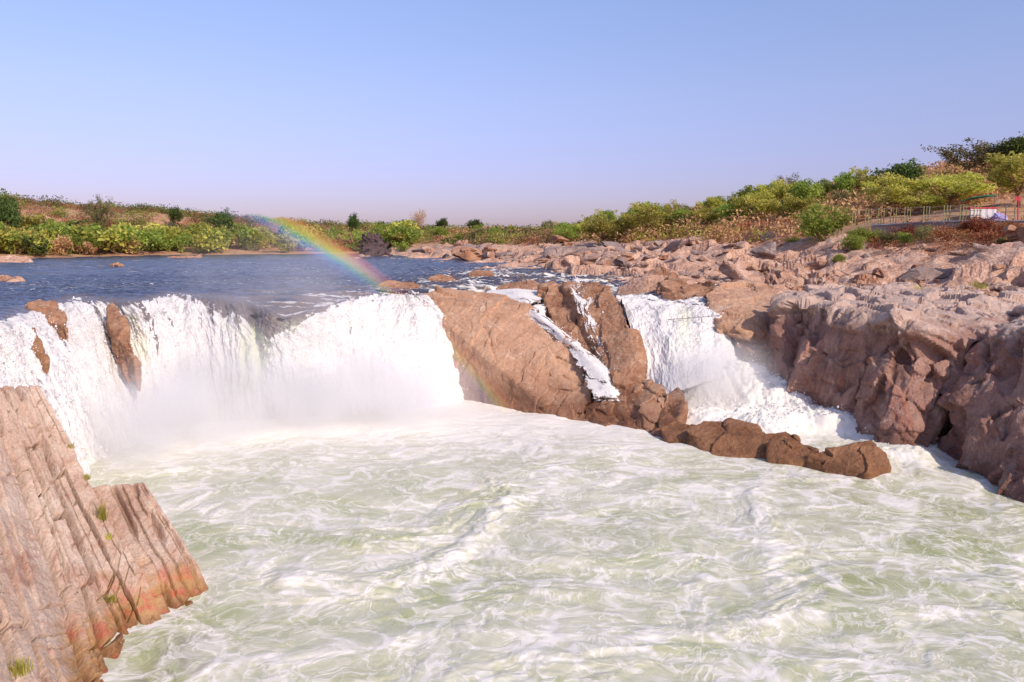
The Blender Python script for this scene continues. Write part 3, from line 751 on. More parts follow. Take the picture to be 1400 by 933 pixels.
def cascade(name, label, net, nr, nc, dens, seed, lift=.12):
    """thin water running over rock; cover says where there is water at all"""
    G = patch(net, nr, nc); n = gnorm(G)
    if n[:,:,2].mean() < 0: n = -n
    wid = np.linalg.norm(G[nr//2,-1]-G[nr//2,0]); ln = np.linalg.norm(G[-1,nc//2]-G[0,nc//2])
    u, v = np.meshgrid(np.linspace(0, 1, nc), np.linspace(0, 1, nr)); u, v = u.ravel(), v.ravel()
    p = np.stack([u*wid, v*ln, u*0], 1); p[:,0] += .7*fbm(p*np.array([.5,.3,1]), 3, seed)
    str_ = fbm(p*np.array([2.2,.35,1]), 5, seed+1, .65)
    d = lift+.14*fbm(p*np.array([.9,.5,1]), 4, seed+2)+.03*fbm(p*4, 3, seed+3)
    edge = sstep(0, .22, u+.12*fbm(p*.9, 3, seed+5))*sstep(1, .78, u+.12*fbm(p*.9, 3, seed+6))
    cov = np.clip(dens(u, v)+.9*str_, 0, 1.2)*edge*sstep(1, .88, v+.06*fbm(p*1.2, 3, seed+8))
    G2 = G.reshape(-1, 3)+n.reshape(-1, 3)*d[:,None]
    me = mesh_np(name, G2, gridf(nr, nc), True, {'foam': np.clip(.62+.6*str_+.25*cov, .35, 1), 'green': u*0, 'cover': cov, 'streak': u*0, 'silt': u*0, 'lip': u*0})
    w = np.where(cov > .5, 1.0, .0)+1e-6; idx = rng.choice(len(G2), size=int(wid*ln*14), p=w/w.sum())
    ALLDROPS.append(G2[idx]+n.reshape(-1, 3)[idx]*rng.exponential(.12, len(idx))[:,None]+rng.normal(0, .12, (len(idx), 3)))
    c = recentre(me)
    return tag(obj(name, me, M['cascade'], loc=c), label, 'cascade')

# ------------------------------------------------------------------ rocks in and around the falls
def low(px, py, z=-1.2, dy=0):
    p = atz(px, py, 0); return np.array([p[0], p[1]+dy, z])
def drop(p, z=-1.2, dx=0, dy=0): return np.array([p[0]+dx, p[1]+dy, z])
A = at
slab_top = [A(562,404,74), A(572,399,75), A(610,397,76), A(665,401,75), A(705,409,73.5), A(735,424,71), A(772,462,67.5), A(797,505,64.5)]
slab_bot = [low(800,578), low(735,563), low(680,556), low(636,549)]
hull_slab = slab_top + slab_bot + [A(630,505,70.8), A(602,452,72.6), A(578,424,73.8), A(690,480,68.8)] + [drop(p, -1, .5, 5) for p in slab_top[1:]]
rock('rock_slab', 'huge tan slab of rock leaning between the main waterfall and the tall brown rock', [hull_slab], M['slab'], .12,
     rounding=2, size=5.0, amp=.10, slope=.06, groove=.10, fine=.035, big=.35, seed=3, aniso=(.7, .8, 2.6), rot=rotm(0, -52, 0), levels=1, bed=(1.0, .15, .10), rough=.10,
     cracks=[([A(578,403,74), A(600,432,73), A(622,458,71.5)], .13, .8), ([A(622,458,71.5), A(650,452,71.5), A(662,436,72), A(664,410,73.5)], .12, .7),
             ([A(655,440,71.5), A(657,470,70.5), A(670,500,69)], .11, .5), ([A(700,425,72), A(745,470,69), A(775,500,66.5)], .11, .45), ([A(590,415,73.5), A(640,420,73), A(700,418,73)], .10, .3), ([A(680,440,71), A(720,480,69.5), A(745,520,67)], .10, .3)])
blk = [A(755,497,65.2), A(782,497,65.2), A(806,527,62.6), A(748,520,65), A(738,535,64.8)]
rock('boulder', 'pale topped angular boulder leaning on the lower end of the tan slab', [blk+[low(803,581), low(735,566), drop(blk[1], -1, 0, 3), drop(blk[2], -1, 1, 2)]], M['slab'], .12,
     cat='boulder', rounding=0, size=1.7, amp=.09, slope=.28, groove=.14, levels=1, fine=.02, rough=.04, seed=5, big=.15)
r2l = [A(739,391,75), A(752,388,76), A(772,387,75.5), A(790,402,73), A(800,440,70), A(815,480,67), A(855,528,62.5), A(800,520,65), A(760,455,69.5)]
r2r = [A(768,386,74), A(800,384,73.5), A(830,390,71), A(850,416,67.8), A(864,450,65.2), A(872,482,63.2), A(884,532,60.6), A(850,535,60.8), A(818,472,65.6), A(796,412,70.8)]
rock('tall_rock', 'tall brown rock split by a veil of falling water beside the narrow waterfall',
     [r2l+[drop(p, -1, 0, 3) for p in r2l]+[low(855,570,-1), low(800,560,-1)], r2r+[drop(p, -1, 0, 3) for p in r2r]+[low(888,572,-1), low(850,575,-1)]], M['brown'], .14,
     rounding=2, size=3.6, amp=.18, slope=.14, groove=.22, seed=8, aniso=(.8, .8, 2.4), rot=rotm(0, 20, 0), big=.4, levels=1, bed=(1.4, .14, .15), rough=.12,
     cracks=[([A(805,425,71.5), A(835,450,69), A(845,490,66)], .22, .55), ([A(838,455,68.8), A(845,500,65.5)], .12, .5)])
p1 = [A(838,514,62.2), A(850,516,62), A(872,528,61), A(884,545,59.5), A(822,530,62.5), A(800,560,61.5)]
rock('boulder', 'dark angular boulder with a sloping shoulder below the tall brown rock', [p1+[low(800,582), low(862,594), low(890,596), drop(p1[1], -1, 0, 3)]], M['brown'], .10, cat='boulder',
     rounding=0, size=1.7, amp=.09, slope=.28, groove=.14, levels=1, fine=.02, rough=.04, seed=12, big=.12)
p2 = [A(868,530,60.5), A(888,521,60.5), A(905,528,59.8), A(908,545,58.8), A(880,560,58.2)]
rock('boulder', 'pale broken boulder in the middle of the pile at the foot of the tall rock', [p2+[low(868,594), low(897,598), drop(p2[1], -1, .3, 2), drop(p2[2], -1, .5, 2)]], M['slab'], .09, cat='boulder',
     rounding=0, size=1.7, amp=.09, slope=.28, groove=.14, levels=1, fine=.02, rough=.04, seed=14, big=.1)
p3 = [A(912,545,59.2), A(927,532,59.6), A(938,538,58.6), A(938,560,57), A(925,575,56.2), A(898,590,56)]
rock('boulder', 'narrow brown boulder tilted upright at the outer end of the pile', [p3+[low(890,603), low(930,596), drop(p3[1], -1, .4, 1.5)]], M['brown'], .09, cat='boulder',
     rounding=0, size=1.7, amp=.09, slope=.28, groove=.14, levels=1, fine=.02, rough=.04, seed=16, big=.1)
p4 = [A(888,545,59.2), A(905,540,59.2), A(915,552,58.5), A(900,575,57.4), A(880,570,57.8)]
rock('boulder', 'small cracked boulder wedged between the pale boulder and the tilted one', [p4+[low(878,600), low(905,600)]+[drop(p4[1], -1, .3, 1)]], M['slab'], .08, cat='boulder',
     rounding=0, size=1.7, amp=.09, slope=.28, groove=.14, levels=1, fine=.02, rough=.04, seed=18, big=.1)
q1 = [A(935,594,53), A(962,581,53.6), A(1000,580,53.2), A(1036,588,51.8), A(1056,606,50.2), A(1028,624,50.1), A(950,614,52)]
rock('boulder', 'long low brown boulder lying between the pool and the side channel', [[p+np.array([0,0,.35]) for p in q1]+[low(935,612), low(1000,632), low(1050,634), drop(q1[2], -1, 0, 2)]], M['wetbrown'], .09, cat='boulder',
     rounding=4, size=3, amp=.08, slope=.1, groove=.12, levels=1, seed=20, big=.25, fine=.03)
q2 = [A(1040,596,51.5), A(1075,594,51.5), A(1095,605,50.5), A(1060,612,50.3)]
rock('boulder', 'flat wet boulder behind the long low brown boulder', [[p+np.array([0,0,.3]) for p in q2]+[drop(p, -1) for p in q2]], M['wetbrown'], .09, cat='boulder', rounding=4, size=2.4, amp=.06, slope=.1, levels=1, seed=22, big=.15, groove=.05, fine=.03)
q3 = [A(1165,618,47), A(1190,613,47), A(1212,628,46.2), A(1216,648,45.2), A(1185,658,45), A(1130,640,46.6), A(1100,628,47.6)]
rock('boulder', 'orange brown wet boulder with water spilling over its left shoulder', [[p+np.array([0,0,.45]) for p in q3]+[drop(p, -1) for p in q3]], M['wetbrown'], .08, cat='boulder', rounding=3, size=2.2, amp=.1, slope=.15, levels=1, seed=24, big=.25, groove=.1, fine=.03)
q4 = [A(1052,612,49.6), A(1080,606,49.6), A(1118,618,48.2), A(1122,634,47.2), A(1075,636,48), A(1050,628,48.8)]
rock('boulder', 'dark wet boulder with a film of water, left of the orange brown wet one', [[p+np.array([0,0,.35]) for p in q4]+[drop(p, -1) for p in q4]], M['wetbrown'], .08, cat='boulder', rounding=3, size=2.0, amp=.1, slope=.15, levels=1, seed=26, big=.25, groove=.1, fine=.03)
q5 = [A(900,588,55), A(925,578,55.2), A(955,586,54), A(950,604,53), A(915,606,53.4)]
rock('boulder', 'small wet ledge of rock joining the tilted boulder to the long low boulder', [[p+np.array([0,0,.15]) for p in q5]+[drop(p, -1) for p in q5]], M['wetbrown'], .08, cat='boulder', rounding=3, size=2.0, amp=.1, slope=.15, levels=1, seed=27, big=.2, groove=.1, fine=.03)
# rocks breaking the crest
def crest_rock(label, top, base, m='brown', seed=30, name='boulder', **kw):
    kw.setdefault('rounding', 2); kw.setdefault('size', 2.2); kw.setdefault('amp', .09); kw.setdefault('big', .18); kw.setdefault('levels', 1); kw.setdefault('slope', .12); kw.setdefault('groove', .1)
    return rock(name, label, [top+base], M[m], .09, cat='boulder', seed=seed, **kw)
t = [A(36,414,58.6), A(55,409,59.6), A(76,412,59.4), A(90,430,56.8), A(92,448,55.4), A(44,434,57)]
crest_rock('furrowed orange brown boulder at the lip of the waterfall, with white water below it', t, [drop(p, p[2]-1.1) for p in t], 'brown', 31, size=.9)
t = [A(-4,462,47.4), A(20,455,48.4), A(46,449,49), A(60,472,47.2), A(64,490,46.2), A(15,472,46.8)]
crest_rock('dark brown boulder standing in the white water at the frame edge', t, [drop(p, p[2]-1.0) for p in t], 'wetbrown', 33)
t = [A(144,419,62.8), A(154,414,63.2), A(167,431,61.6), A(180,465,58.4), A(189,498,56.2), A(172,480,57.6), A(149,446,60.4)]
crest_rock('narrow reddish boulder sloping down the waterfall between two streams', t, [drop(p, p[2]-2.2) for p in t], 'brown', 35, rounding=4)
t = [A(-30,380,94), A(5,374,95), A(25,378,94), A(29,394,91), A(-10,398,90)]
crest_rock('pale tan boulder standing in the calm river above the waterfall', t, [drop(p, 8.5) for p in t], 'pink', 37, slope=.35)
t = [A(674,392,81), A(690,386,82), A(730,385,82), A(742,392,80), A(735,402,78), A(690,405,77.5)]
crest_rock('rounded reddish boulder in the rapids behind the tan slab', t, [drop(p, 6) for p in t], 'brown', 39, rounding=5)
t = [A(505,394,80), A(530,383,83), A(568,384,83), A(575,396,79)]
crest_rock('flat rusty boulder awash just above the waterfall lip', t, [drop(p, 7) for p in t], 'brown', 41, rounding=6)
t = [A(585,381,92), A(600,376,94), A(618,377,94), A(622,384,91)]
crest_rock('low rusty boulder awash in the rapids upstream of the tan slab', t, [drop(p, 7) for p in t], 'brown', 43, rounding=5)
t = [A(640,373,104), A(655,368,106), A(672,370,105), A(676,375,103)]
crest_rock('small reddish boulder in midstream rapids near the right shore', t, [drop(p, 7.5) for p in t], 'brown', 45, rounding=4)
t = [A(832,384,92), A(850,380,93), A(868,382,92), A(872,389,90), A(838,389,90)]
crest_rock('long low boulder in the rapids above the narrow waterfall', t, [drop(p, 7.5) for p in t], 'brown', 47, rounding=4)
t = [A(866,420,70.2), A(880,415,71), A(900,417,70.6), A(906,424,69.6), A(874,426,69.6)]
crest_rock('dark flat boulder awash at the lip of the narrow waterfall', t, [drop(p, 5) for p in t], 'wetbrown', 49, rounding=4)
tick('falls rocks')

# cliffs and boulders of the right bank by the channel
s1 = [A(962,402,71), A(985,388,76), A(1040,385,79), A(1075,412,71), A(1042,434,65.5), A(1010,447,64.5), A(985,450,65), A(975,425,68)]
rock('rock_slab', 'sunlit sloping slab of rock on the right bank beside the narrow waterfall', [s1+[drop(p, 3) for p in s1[1:4]]+[A(975,452,66.5), A(1030,470,64.3), A(1060,460,65)]], M['slab'], .13,
     rounding=2, size=3.0, amp=.12, slope=.10, groove=.1, seed=50, aniso=(2.4, .8, .7), rot=rotm(0, 20, 30), big=.2, levels=1, bed=(.5, .10, .15), rough=.1)
t = [A(1030,388,76), A(1055,389,76), A(1064,400,73.5), A(1058,412,72), A(1035,405,73)]
crest_rock('squared reddish boulder perched on the sunlit sloping slab', t, [drop(p, 7.5) for p in t], 'slab', 52, rounding=3)
t = [A(1000,442,66.5), A(1050,450,64.8), A(1058,480,63.2), A(1025,492,63), A(1003,470,65)]
crest_rock('dark red block below the sunlit sloping slab at the foot of the narrow waterfall', t, [drop(p, 2, .5, 1) for p in t], 'brown', 54, rounding=1, slope=.3)
for lab, t, sd in (('reddish boulder at the right edge of the narrow waterfall lip', [A(898,392,76), A(915,384,79), A(935,386,78), A(938,405,73.5), A(905,402,74)], 56),
                   ('brown boulder hanging over the narrow waterfall next to the sloping slab', [A(932,392,76), A(950,385,78), A(972,390,76), A(966,418,70.5), A(940,410,72.5)], 57),
                   ('orange boulder on the bank above the narrow waterfall', [A(880,372,92), A(900,366,95), A(925,372,92), A(930,386,87), A(890,386,87)], 58)):
    crest_rock(lab, t, [drop(p, 6.5) for p in t], 'brown', sd, rounding=3, slope=.3)
cb = [A(1078,414,62.5), A(1112,416,60.5), A(1148,423,57.8), A(1214,427,53.8), A(1262,447,51.8), A(1332,468,50.6)]
cbk = [A(1095,394,77), A(1180,391,78), A(1300,392,77), A(1500,396,76)]
cfoot = [atz(1066,522,3.2), atz(1132,562,2.1), atz(1215,610,1.0), atz(1262,618,.6)]
hB = cb+cbk+[drop(p, -1.5, 0, 0) for p in cfoot]+[drop(p, -1.5) for p in cbk]+[A(1180,470,55.6), A(1225,520,52), A(1100,470,61)]
cc = [A(1343,458,51), A(1372,448,49.8), A(1400,447,48), A(1500,446,45), A(1420,420,62), A(1560,420,60)]
cf2 = [atz(1266,617,.6), atz(1321,650,.3), atz(1385,682,0), atz(1500,740,0)]
hC = cc+[drop(p, -1.5, .3, 0) for p in cf2]+[A(1290,575,48.8), A(1350,590,46.4), A(1400,600,44.6), A(1520,610,42)]+[drop(p, -1.5) for p in cc[-2:]]
hA = [A(1045,436,67), A(1078,412,66), A(1090,400,72), A(1110,470,61), A(1082,412,63), A(1040,480,64.5), A(1046,505,62.6), atz(1040,492,2), drop(atz(1078,520,3), 1), A(1120,400,74)]
hA += [drop(A(1100,400,74), 2)]
rot = rotm(8, 0, 20)
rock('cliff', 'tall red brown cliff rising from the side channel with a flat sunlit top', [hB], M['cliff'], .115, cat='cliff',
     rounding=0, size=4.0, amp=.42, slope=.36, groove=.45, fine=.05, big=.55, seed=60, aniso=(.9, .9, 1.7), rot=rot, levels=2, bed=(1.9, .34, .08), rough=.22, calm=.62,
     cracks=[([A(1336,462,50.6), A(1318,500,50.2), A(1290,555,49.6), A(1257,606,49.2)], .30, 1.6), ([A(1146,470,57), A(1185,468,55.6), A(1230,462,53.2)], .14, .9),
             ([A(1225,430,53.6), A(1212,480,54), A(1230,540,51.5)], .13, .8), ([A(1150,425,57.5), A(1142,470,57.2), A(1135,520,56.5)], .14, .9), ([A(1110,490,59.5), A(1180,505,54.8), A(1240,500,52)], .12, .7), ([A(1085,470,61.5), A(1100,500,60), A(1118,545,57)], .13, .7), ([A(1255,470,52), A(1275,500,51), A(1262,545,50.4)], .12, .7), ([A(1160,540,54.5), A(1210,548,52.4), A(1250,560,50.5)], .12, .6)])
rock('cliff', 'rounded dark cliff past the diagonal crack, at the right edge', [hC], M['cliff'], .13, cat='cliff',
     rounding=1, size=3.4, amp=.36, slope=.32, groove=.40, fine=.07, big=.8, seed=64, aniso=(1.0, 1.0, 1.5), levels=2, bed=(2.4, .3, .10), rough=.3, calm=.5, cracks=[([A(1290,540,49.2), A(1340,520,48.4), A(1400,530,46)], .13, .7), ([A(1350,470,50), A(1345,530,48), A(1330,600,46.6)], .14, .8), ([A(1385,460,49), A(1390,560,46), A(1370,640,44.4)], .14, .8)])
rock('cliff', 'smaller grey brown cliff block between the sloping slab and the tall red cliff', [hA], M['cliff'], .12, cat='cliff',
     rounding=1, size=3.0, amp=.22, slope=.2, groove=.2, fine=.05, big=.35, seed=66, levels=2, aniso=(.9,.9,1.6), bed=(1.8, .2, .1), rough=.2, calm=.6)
tick('cliffs')
# loose flat stones along the cliff top
tops = [(1105,392,77), (1135,390,77), (1160,392,76), (1190,391,75), (1215,393,74), (1240,390,75), (1268,392,74), (1300,390,74), (1335,395,72), (1365,392,72), (1392,400,70), (1360,403,68)]
for i, (px, py, Y) in enumerate(tops):
    c = A(px, py, Y); s = rng.uniform(.6, 1.2)
    pts = [c+np.array([rng.uniform(-1.3, 1.3)*s, rng.uniform(-.8, .8)*s, rng.uniform(-.75, .35)*s]) for _ in range(14)]
    rock('flat_stone', 'flat pinkish stone lying in the row along the back of the cliff top', [pts], M['pink'], .09, cat='stone', group='stones along the cliff top',
         rounding=3, size=.9, amp=.1, slope=.2, groove=.1, big=.1, seed=300+i)

# ------------------------------------------------------------------ layered rock at the left
def strata(net, nr, nc, bands, seed, back, amp=.20, groove=.75):
    # steps between the beds, cracks along some of their joints
    G = patch(net, nr, nc); n = gnorm(G)
    vdir = np.array([0, 0, CAM_Z])-G.mean((0, 1))
    if (n.mean((0, 1))@vdir) < 0: n = -n
    wid = np.linalg.norm(G[nr//2,-1]-G[nr//2,0]); ln = np.linalg.norm(G[-1,nc//2]-G[0,nc//2])
    u, v = np.meshgrid(np.linspace(0, 1, nc), np.linspace(0, 1, nr)); u, v = u.ravel(), v.ravel()
    P = np.stack([u*wid, v*ln, u*0], 1)
    s = P[:,0] + .13*fbm(P*np.array([.25,.22,1]), 3, seed) + .05*fbm(P*np.array([.9,1.1,1]), 3, seed+1)
    rs = np.random.default_rng(seed)
    def layer(step, a, gdep, gw, jl, sd):
        rs = np.random.default_rng(sd)
        edges = np.concatenate([[-2], np.cumsum(rs.gamma(3.0, step/3.0, 400))-1.5]); edges = edges[edges < wid+3]
        k = np.clip(np.searchsorted(edges, s)-1, 0, len(edges)-2)
        off = rs.normal(0, a, len(edges)); tl = rs.normal(0, a*.5, len(edges))
        d1 = s-edges[k]; d2 = edges[k+1]-s; dm = np.minimum(d1, d2)
        h = (off[k]+tl[k]*(d1/(d1+d2+1e-6)-.5)*2)*sstep(1.0, .7, v); gdep = gdep*(.06+.94*sstep(.95, .72, v))
        # cross joints: blocks along a band end at different places
        ph = rs.uniform(0, 50, len(edges)); jw = jl*rs.uniform(.5, 1.6, len(edges))
        w = (P[:,1]+.12*fbm(P*1.5, 2, sd+3))/jw[k]+ph[k]; cell = np.floor(w).astype(np.int64); fr = w-cell
        hc = _h(cell, k.astype(np.int64), cell*0, sd); h = h + (rnd(hc, 1)-.5)*a*1.9
        jm = np.minimum(fr, 1-fr)*jw[k]
        gate = sstep(-.28, .02, fbm(P*np.array([.9,.28,1]), 2, sd+4))
        g = gdep*np.exp(-(dm/gw)**2)*gate + .5*gdep*np.exp(-(jm/(gw*.7))**2)*(rnd(hc, 2) > .4)
        return h-g
    d = layer(bands, amp, groove, .10, 4.0, seed+11)+layer(bands*.38, amp*.30, groove*.40, .04, 2.2, seed+23)
    d += .06*fbm(P*.6, 3, seed+5)+.03*fbm(P*np.array([3.2,2.2,1]), 5, seed+6, .6)+.03*(ridged(P*np.array([1.3,.8,1]), 4, seed+7)-.5)
    d *= (sstep(0, .03, v)*.75+.25)
    G2 = (G.reshape(-1, 3)+n.reshape(-1, 3)*d[:,None]).reshape(nr, nc, 3)
    # close it behind: sides and back pushed into the ground
    bk = np.asarray(back, float)
    ring = lambda g: np.concatenate([g[0,:], g[1:,-1], g[-1,-2::-1], g[-2:0:-1,0]])
    i = np.arange(nr*nc).reshape(nr, nc); ri = ring(i[:,:,None])[:,0]
    v0 = G2.reshape(-1, 3); m = len(ri); v1 = v0[ri]+bk*.5+np.array([0, 0, .0]); v2 = v0[ri]+bk
    V = np.concatenate([v0, v1, v2, v2.mean(0)[None]]); b1, b2, ce = len(v0), len(v0)+m, len(v0)+2*m
    a = np.arange(m); bq = (a+1) % m
    F = [gridf(nr, nc), np.stack([ri, b1+a, b1+bq, ri[bq]], 1), np.stack([b1+a, b2+a, b2+bq, b1+bq], 1), np.stack([b2+a, np.full(m, ce), np.full(m, ce), b2+bq], 1)[:,[0,1,3,3]]]
    return V, F
def build_left():
    netA = [[A(-230,470,27), A(-100,505,29.5), A(-30,525,31.5), A(20,529,33), A(53,527,34)],
            [A(-180,640,24), A(-60,650,26.5), A(20,655,29), A(70,652,30.8), A(104,620,32.6)],
            [A(-140,800,20), A(-10,800,23), A(75,800,26), A(125,780,28), A(152,712,30.5)],
            [A(-100,1010,16), A(30,960,19.6), A(110,925,22.8), A(170,888,26), A(200,800,28.6)],
            [A(-60,1250,13.5), A(70,1080,18), A(140,985,21.8), atz(192,985,-1.9), atz(246,936,-1.8)]]
    netB = [[A(112,672,32.3), A(138,664,32.4), A(168,662,32.7), A(196,660,33.0)],
            [A(138,735,30.6), A(166,728,30.8), A(196,720,31.2), A(226,706,31.9)],
            [A(182,815,28.3), A(208,802,28.7), A(236,788,29.4), A(264,768,30.6)],
            [atz(236,932,-1.5), atz(258,912,-1.5), atz(286,890,-1.5), atz(312,862,-1.5)]]
    V1, F1 = strata(netA, 620, 560, 1.15, 400, (-3.5, 5, -9), .16, 1.0)
    V2, F2 = strata(netB, 340, 240, 1.25, 440, (-3, 3, -6), .06, .5)
    # the solid stone behind the face, so that no crack runs right through
    core = patch(netA, 70, 60)+np.array([-.35, .15, -.45]); F1 = F1+[gridf(70, 60)+len(V1)]; V1 = np.concatenate([V1, core.reshape(-1, 3)])
    me = bpy.data.meshes.new('layered_outcrop')
    V = np.concatenate([V1, V2]); fs = F1+[f+len(V1) for f in F2]
    quads = np.concatenate([f for f in fs])
    # the back fan has doubled corners: write it as triangles
    tri = quads[:,2] == quads[:,3]
    fl = np.concatenate([quads[~tri].ravel(), quads[tri][:,:3].ravel()]).astype(np.int32)
    ls = np.concatenate([np.arange((~tri).sum())*4, (~tri).sum()*4+np.arange(tri.sum())*3]).astype(np.int32)
    me.vertices.add(len(V)); me.vertices.foreach_set('co', V.astype(np.float32).ravel())
    me.loops.add(len(fl)); me.loops.foreach_set('vertex_index', fl)
    me.polygons.add(len(ls)); me.polygons.foreach_set('loop_start', ls); me.polygons.foreach_set('use_smooth', np.ones(len(ls), bool))
    me.update(calc_edges=True); me.validate()
    c = recentre(me)
    return tag(obj('rock_outcrop', me, M['layered'], loc=c), 'steep layered pinkish rock outcrop in the lower left corner with orange stains at the waterline', 'rock outcrop')
left_rock = build_left(); tick('left rock')

# ------------------------------------------------------------------ cascades over the rocks
mid = []
for yy, xa, xb, Yd in ((396,655,745,76.5), (405,676,747,74), (413,694,748,72.4), (430,716,750,70), (447,742,768,68.2), (462,762,784,66.6), (478,778,806,65.2), (495,784,832,63.7), (515,796,858,62.1), (540,802,872,60.3), (560,806,876,59.4)):
    mid.append([A(xa+(xb-xa)*k/4, yy+2*abs(k-2), Yd+.35*abs(k-2)) for k in range(5)])
cascade('cascade', 'white cascade squeezed between the tan slab and the tall brown rock', mid, 260, 130, lambda u, v: 1.0-.25*np.sin(v*math.pi)-.45*sstep(.7, 1, v), 500, .12)
veil = [[A(768,388,75.4), A(780,388,75.2), A(795,388,75.2)],
        [A(778,405,72.2), A(793,408,71.8), A(812,408,71.8)],
        [A(790,440,69.2), A(808,440,69), A(832,440,69)],
        [A(802,475,66.6), A(822,475,66.6), A(850,475,66.6)],
        [A(820,505,64.2), A(842,507,63.9), A(864,505,64.2)],
        [A(830,526,62.2), A(848,528,62), A(872,524,62.2)]]
veil = [[p-np.array([0, .45, -.05]) for p in r_] for r_ in veil]
cascade('cascade', 'thin veil of white water trickling down the face of the tall brown rock', veil, 240, 140, lambda u, v: .42+.12*np.sin(v*5), 520, .45)
tick('cascades')

# ------------------------------------------------------------------ spray
def drops():
    P = np.concatenate(ALLDROPS); n = len(P)
    r = np.clip(rng.lognormal(-3.65, .5, n), .010, .09)
    o = np.array([[1,0,0],[-1,0,0],[0,1,0],[0,-1,0],[0,0,1.3],[0,0,-1.3]])
    t = np.array([[0,2,4],[2,1,4],[1,3,4],[3,0,4],[2,0,5],[1,2,5],[3,1,5],[0,3,5]])
    V = (P[:,None,:]+o[None]*r[:,None,None]).reshape(-1, 3); F = (t[None]+6*np.arange(n)[:,None,None]).reshape(-1, 3)
    return tag(obj('spray_drops', mesh_np('spray_drops', V, F, True), M['drops']), kind='stuff')
drops(); tick('drops')
# ------------------------------------------------------------------ boulders of the right bank
def boulder_meshes(n, mat_, vox=.085, seed=700):
    out = []
    for i in range(n):
        rs = np.random.default_rng(seed+i)
        nh = int(rs.integers(9, 15)); pts = rs.normal(0, 1, (nh, 3)); pts /= np.linalg.norm(pts, axis=1, keepdims=True)
        pts *= np.array([1.0, .8, .62])*rs.uniform(.75, 1.1, (nh, 1))
        me = rock_mesh([pts], vox, rounding=0, size=1.1, amp=.05, slope=.16, groove=.04, fine=.02, big=.06, rough=.04, seed=seed+i, levels=1, name='boulder')
        me.materials.append(mat_); out.append(me)
    return out
BM = boulder_meshes(6, M['pink']) + boulder_meshes(3, M['orange'], seed=760) + boulder_meshes(4, M['grey'], seed=780)
tick('boulder kinds')
def ground(x, y):
    z, m = terrain_h(np.array([x]), np.array([y]), True); return float(z[0]), float(m[0])
shore = np.array([atz(*q, ZU)[:2] for q in ((560,349.5), (590,351), (640,355), (700,360), (740,365), (800,374), (850,382), (892,392))])
def scatter_boulders(n):
    cand = []
    rs = np.random.default_rng(5)
    # pick in the shore band and over the bare rock
    N_ = 6000
    t = rs.uniform(0, 1, N_)**.8; S = lin(shore, N_)[(t*(N_-1)).astype(int)]
    x = S[:,0]+np.abs(rs.normal(0, 9, N_))+rs.uniform(-2, 1, N_); y = S[:,1]+rs.normal(0, 5, N_)
    x2 = rs.uniform(14, 62, N_); y2 = rs.uniform(70, 135, N_)
    x = np.concatenate([x, x2]); y = np.concatenate([y, y2])
    z, m = terrain_h(x, y)
    ok = (m > .45) & (z > 9.1) & (y > 70)
    ok &= (np.abs(700+x/y*1050) < 2200) & (700+x/y*1050 < 1500)
    x, y, z = x[ok], y[ok], z[ok]
    P = rs.permutation(len(x)); taken = []
    for i in P:
        s = float(np.clip(rs.lognormal(.0, .6), .45, 3.0))*(1.0 if y[i] < 110 else 1.25)*(1.25 if y[i] > 170 else 1)
        if all((x[i]-a)**2+(y[i]-b)**2 > (.75*(s+c))**2 for a, b, c in taken):
            taken.append((x[i], y[i], s)); 
            o = bpy.data.objects.new('boulder', BM[rs.integers(0, len(BM))]); COL.objects.link(o)
            o.location = (x[i], y[i], z[i]+s*.18); o.scale = (s*rs.uniform(.9, 1.7), s*rs.uniform(.8, 1.3), s*rs.uniform(.55, 1.1))
            o.rotation_euler = (rs.uniform(-.35, .35), rs.uniform(-.35, .35), rs.uniform(0, 6.28))
            near = z[i] < 10.6
            tag(o, 'weathered pinkish boulder in the jumble along the right shore of the river' if near else 'weathered pinkish boulder on the bare rock slope below the trees of the right bank', 'boulder',
                'boulders along the right shore' if near else 'boulders on the right bank slope')
            if len(taken) >= n: break
scatter_boulders(250); tick('boulders')
# larger rocks one can pick out on the right bank
BIG = [
 ('broad pale ledge of rock with a cracked top in front of the drooping green bush', [(1105,372,93), (1150,366,97), (1210,366,96), (1280,372,92), (1285,384,88), (1200,388,86), (1110,384,89)], 'pink', 71),
 ('orange boulder behind the cliff top between darker rocks', [(1225,382,84), (1250,376,86), (1280,386,83), (1255,392,81)], 'orange', 72),
 ('reddish boulder behind the cliff top next to the orange one', [(1165,384,85), (1190,378,87), (1212,386,84), (1185,392,82)], 'orange', 73),
 ('long orange brown rock shelf behind the cliff at the right edge', [(1290,372,86), (1330,362,88), (1375,368,86), (1372,384,81), (1300,388,81)], 'orange', 74),
 ('big rounded grey pink boulder at the right edge behind the cliff', [(1355,372,80), (1375,360,82), (1405,362,80), (1440,380,76), (1400,396,74), (1358,394,76)], 'pink', 75),
 ('dark humped rock shelf under the rust coloured bushes', [(1290,352,92), (1340,340,96), (1420,342,92), (1430,356,88), (1340,366,87)], 'pink', 76),
 ('sunlit peach coloured rock under the pale wall end', [(1020,330,130), (1045,322,133), (1070,326,131), (1075,340,127), (1030,342,127)], 'orange', 77),
 ('dark grey sloping rock above the sunlit slab', [(1050,362,99), (1085,353,102), (1110,362,99), (1130,384,92), (1085,392,88), (1050,385,91)], 'pink', 78),
 ('grey pink block with a steep face above the narrow waterfall', [(955,366,104), (985,358,107), (1020,364,104), (1022,382,98), (960,384,98)], 'pink', 79),
]
for lab, t, mm, sd in BIG:
    t = [A(*q) for q in t]
    rock('boulder', lab, [t+[drop(p, p[2]-4) for p in t]], M[mm], .16, cat='boulder', rounding=1, size=2.2, amp=.3, slope=.35, groove=.2, big=.3, seed=sd, levels=3)
t = [A(495,325,262), A(505,319,264), A(525,321,266), A(533,346,262), A(494,347.5,258)]
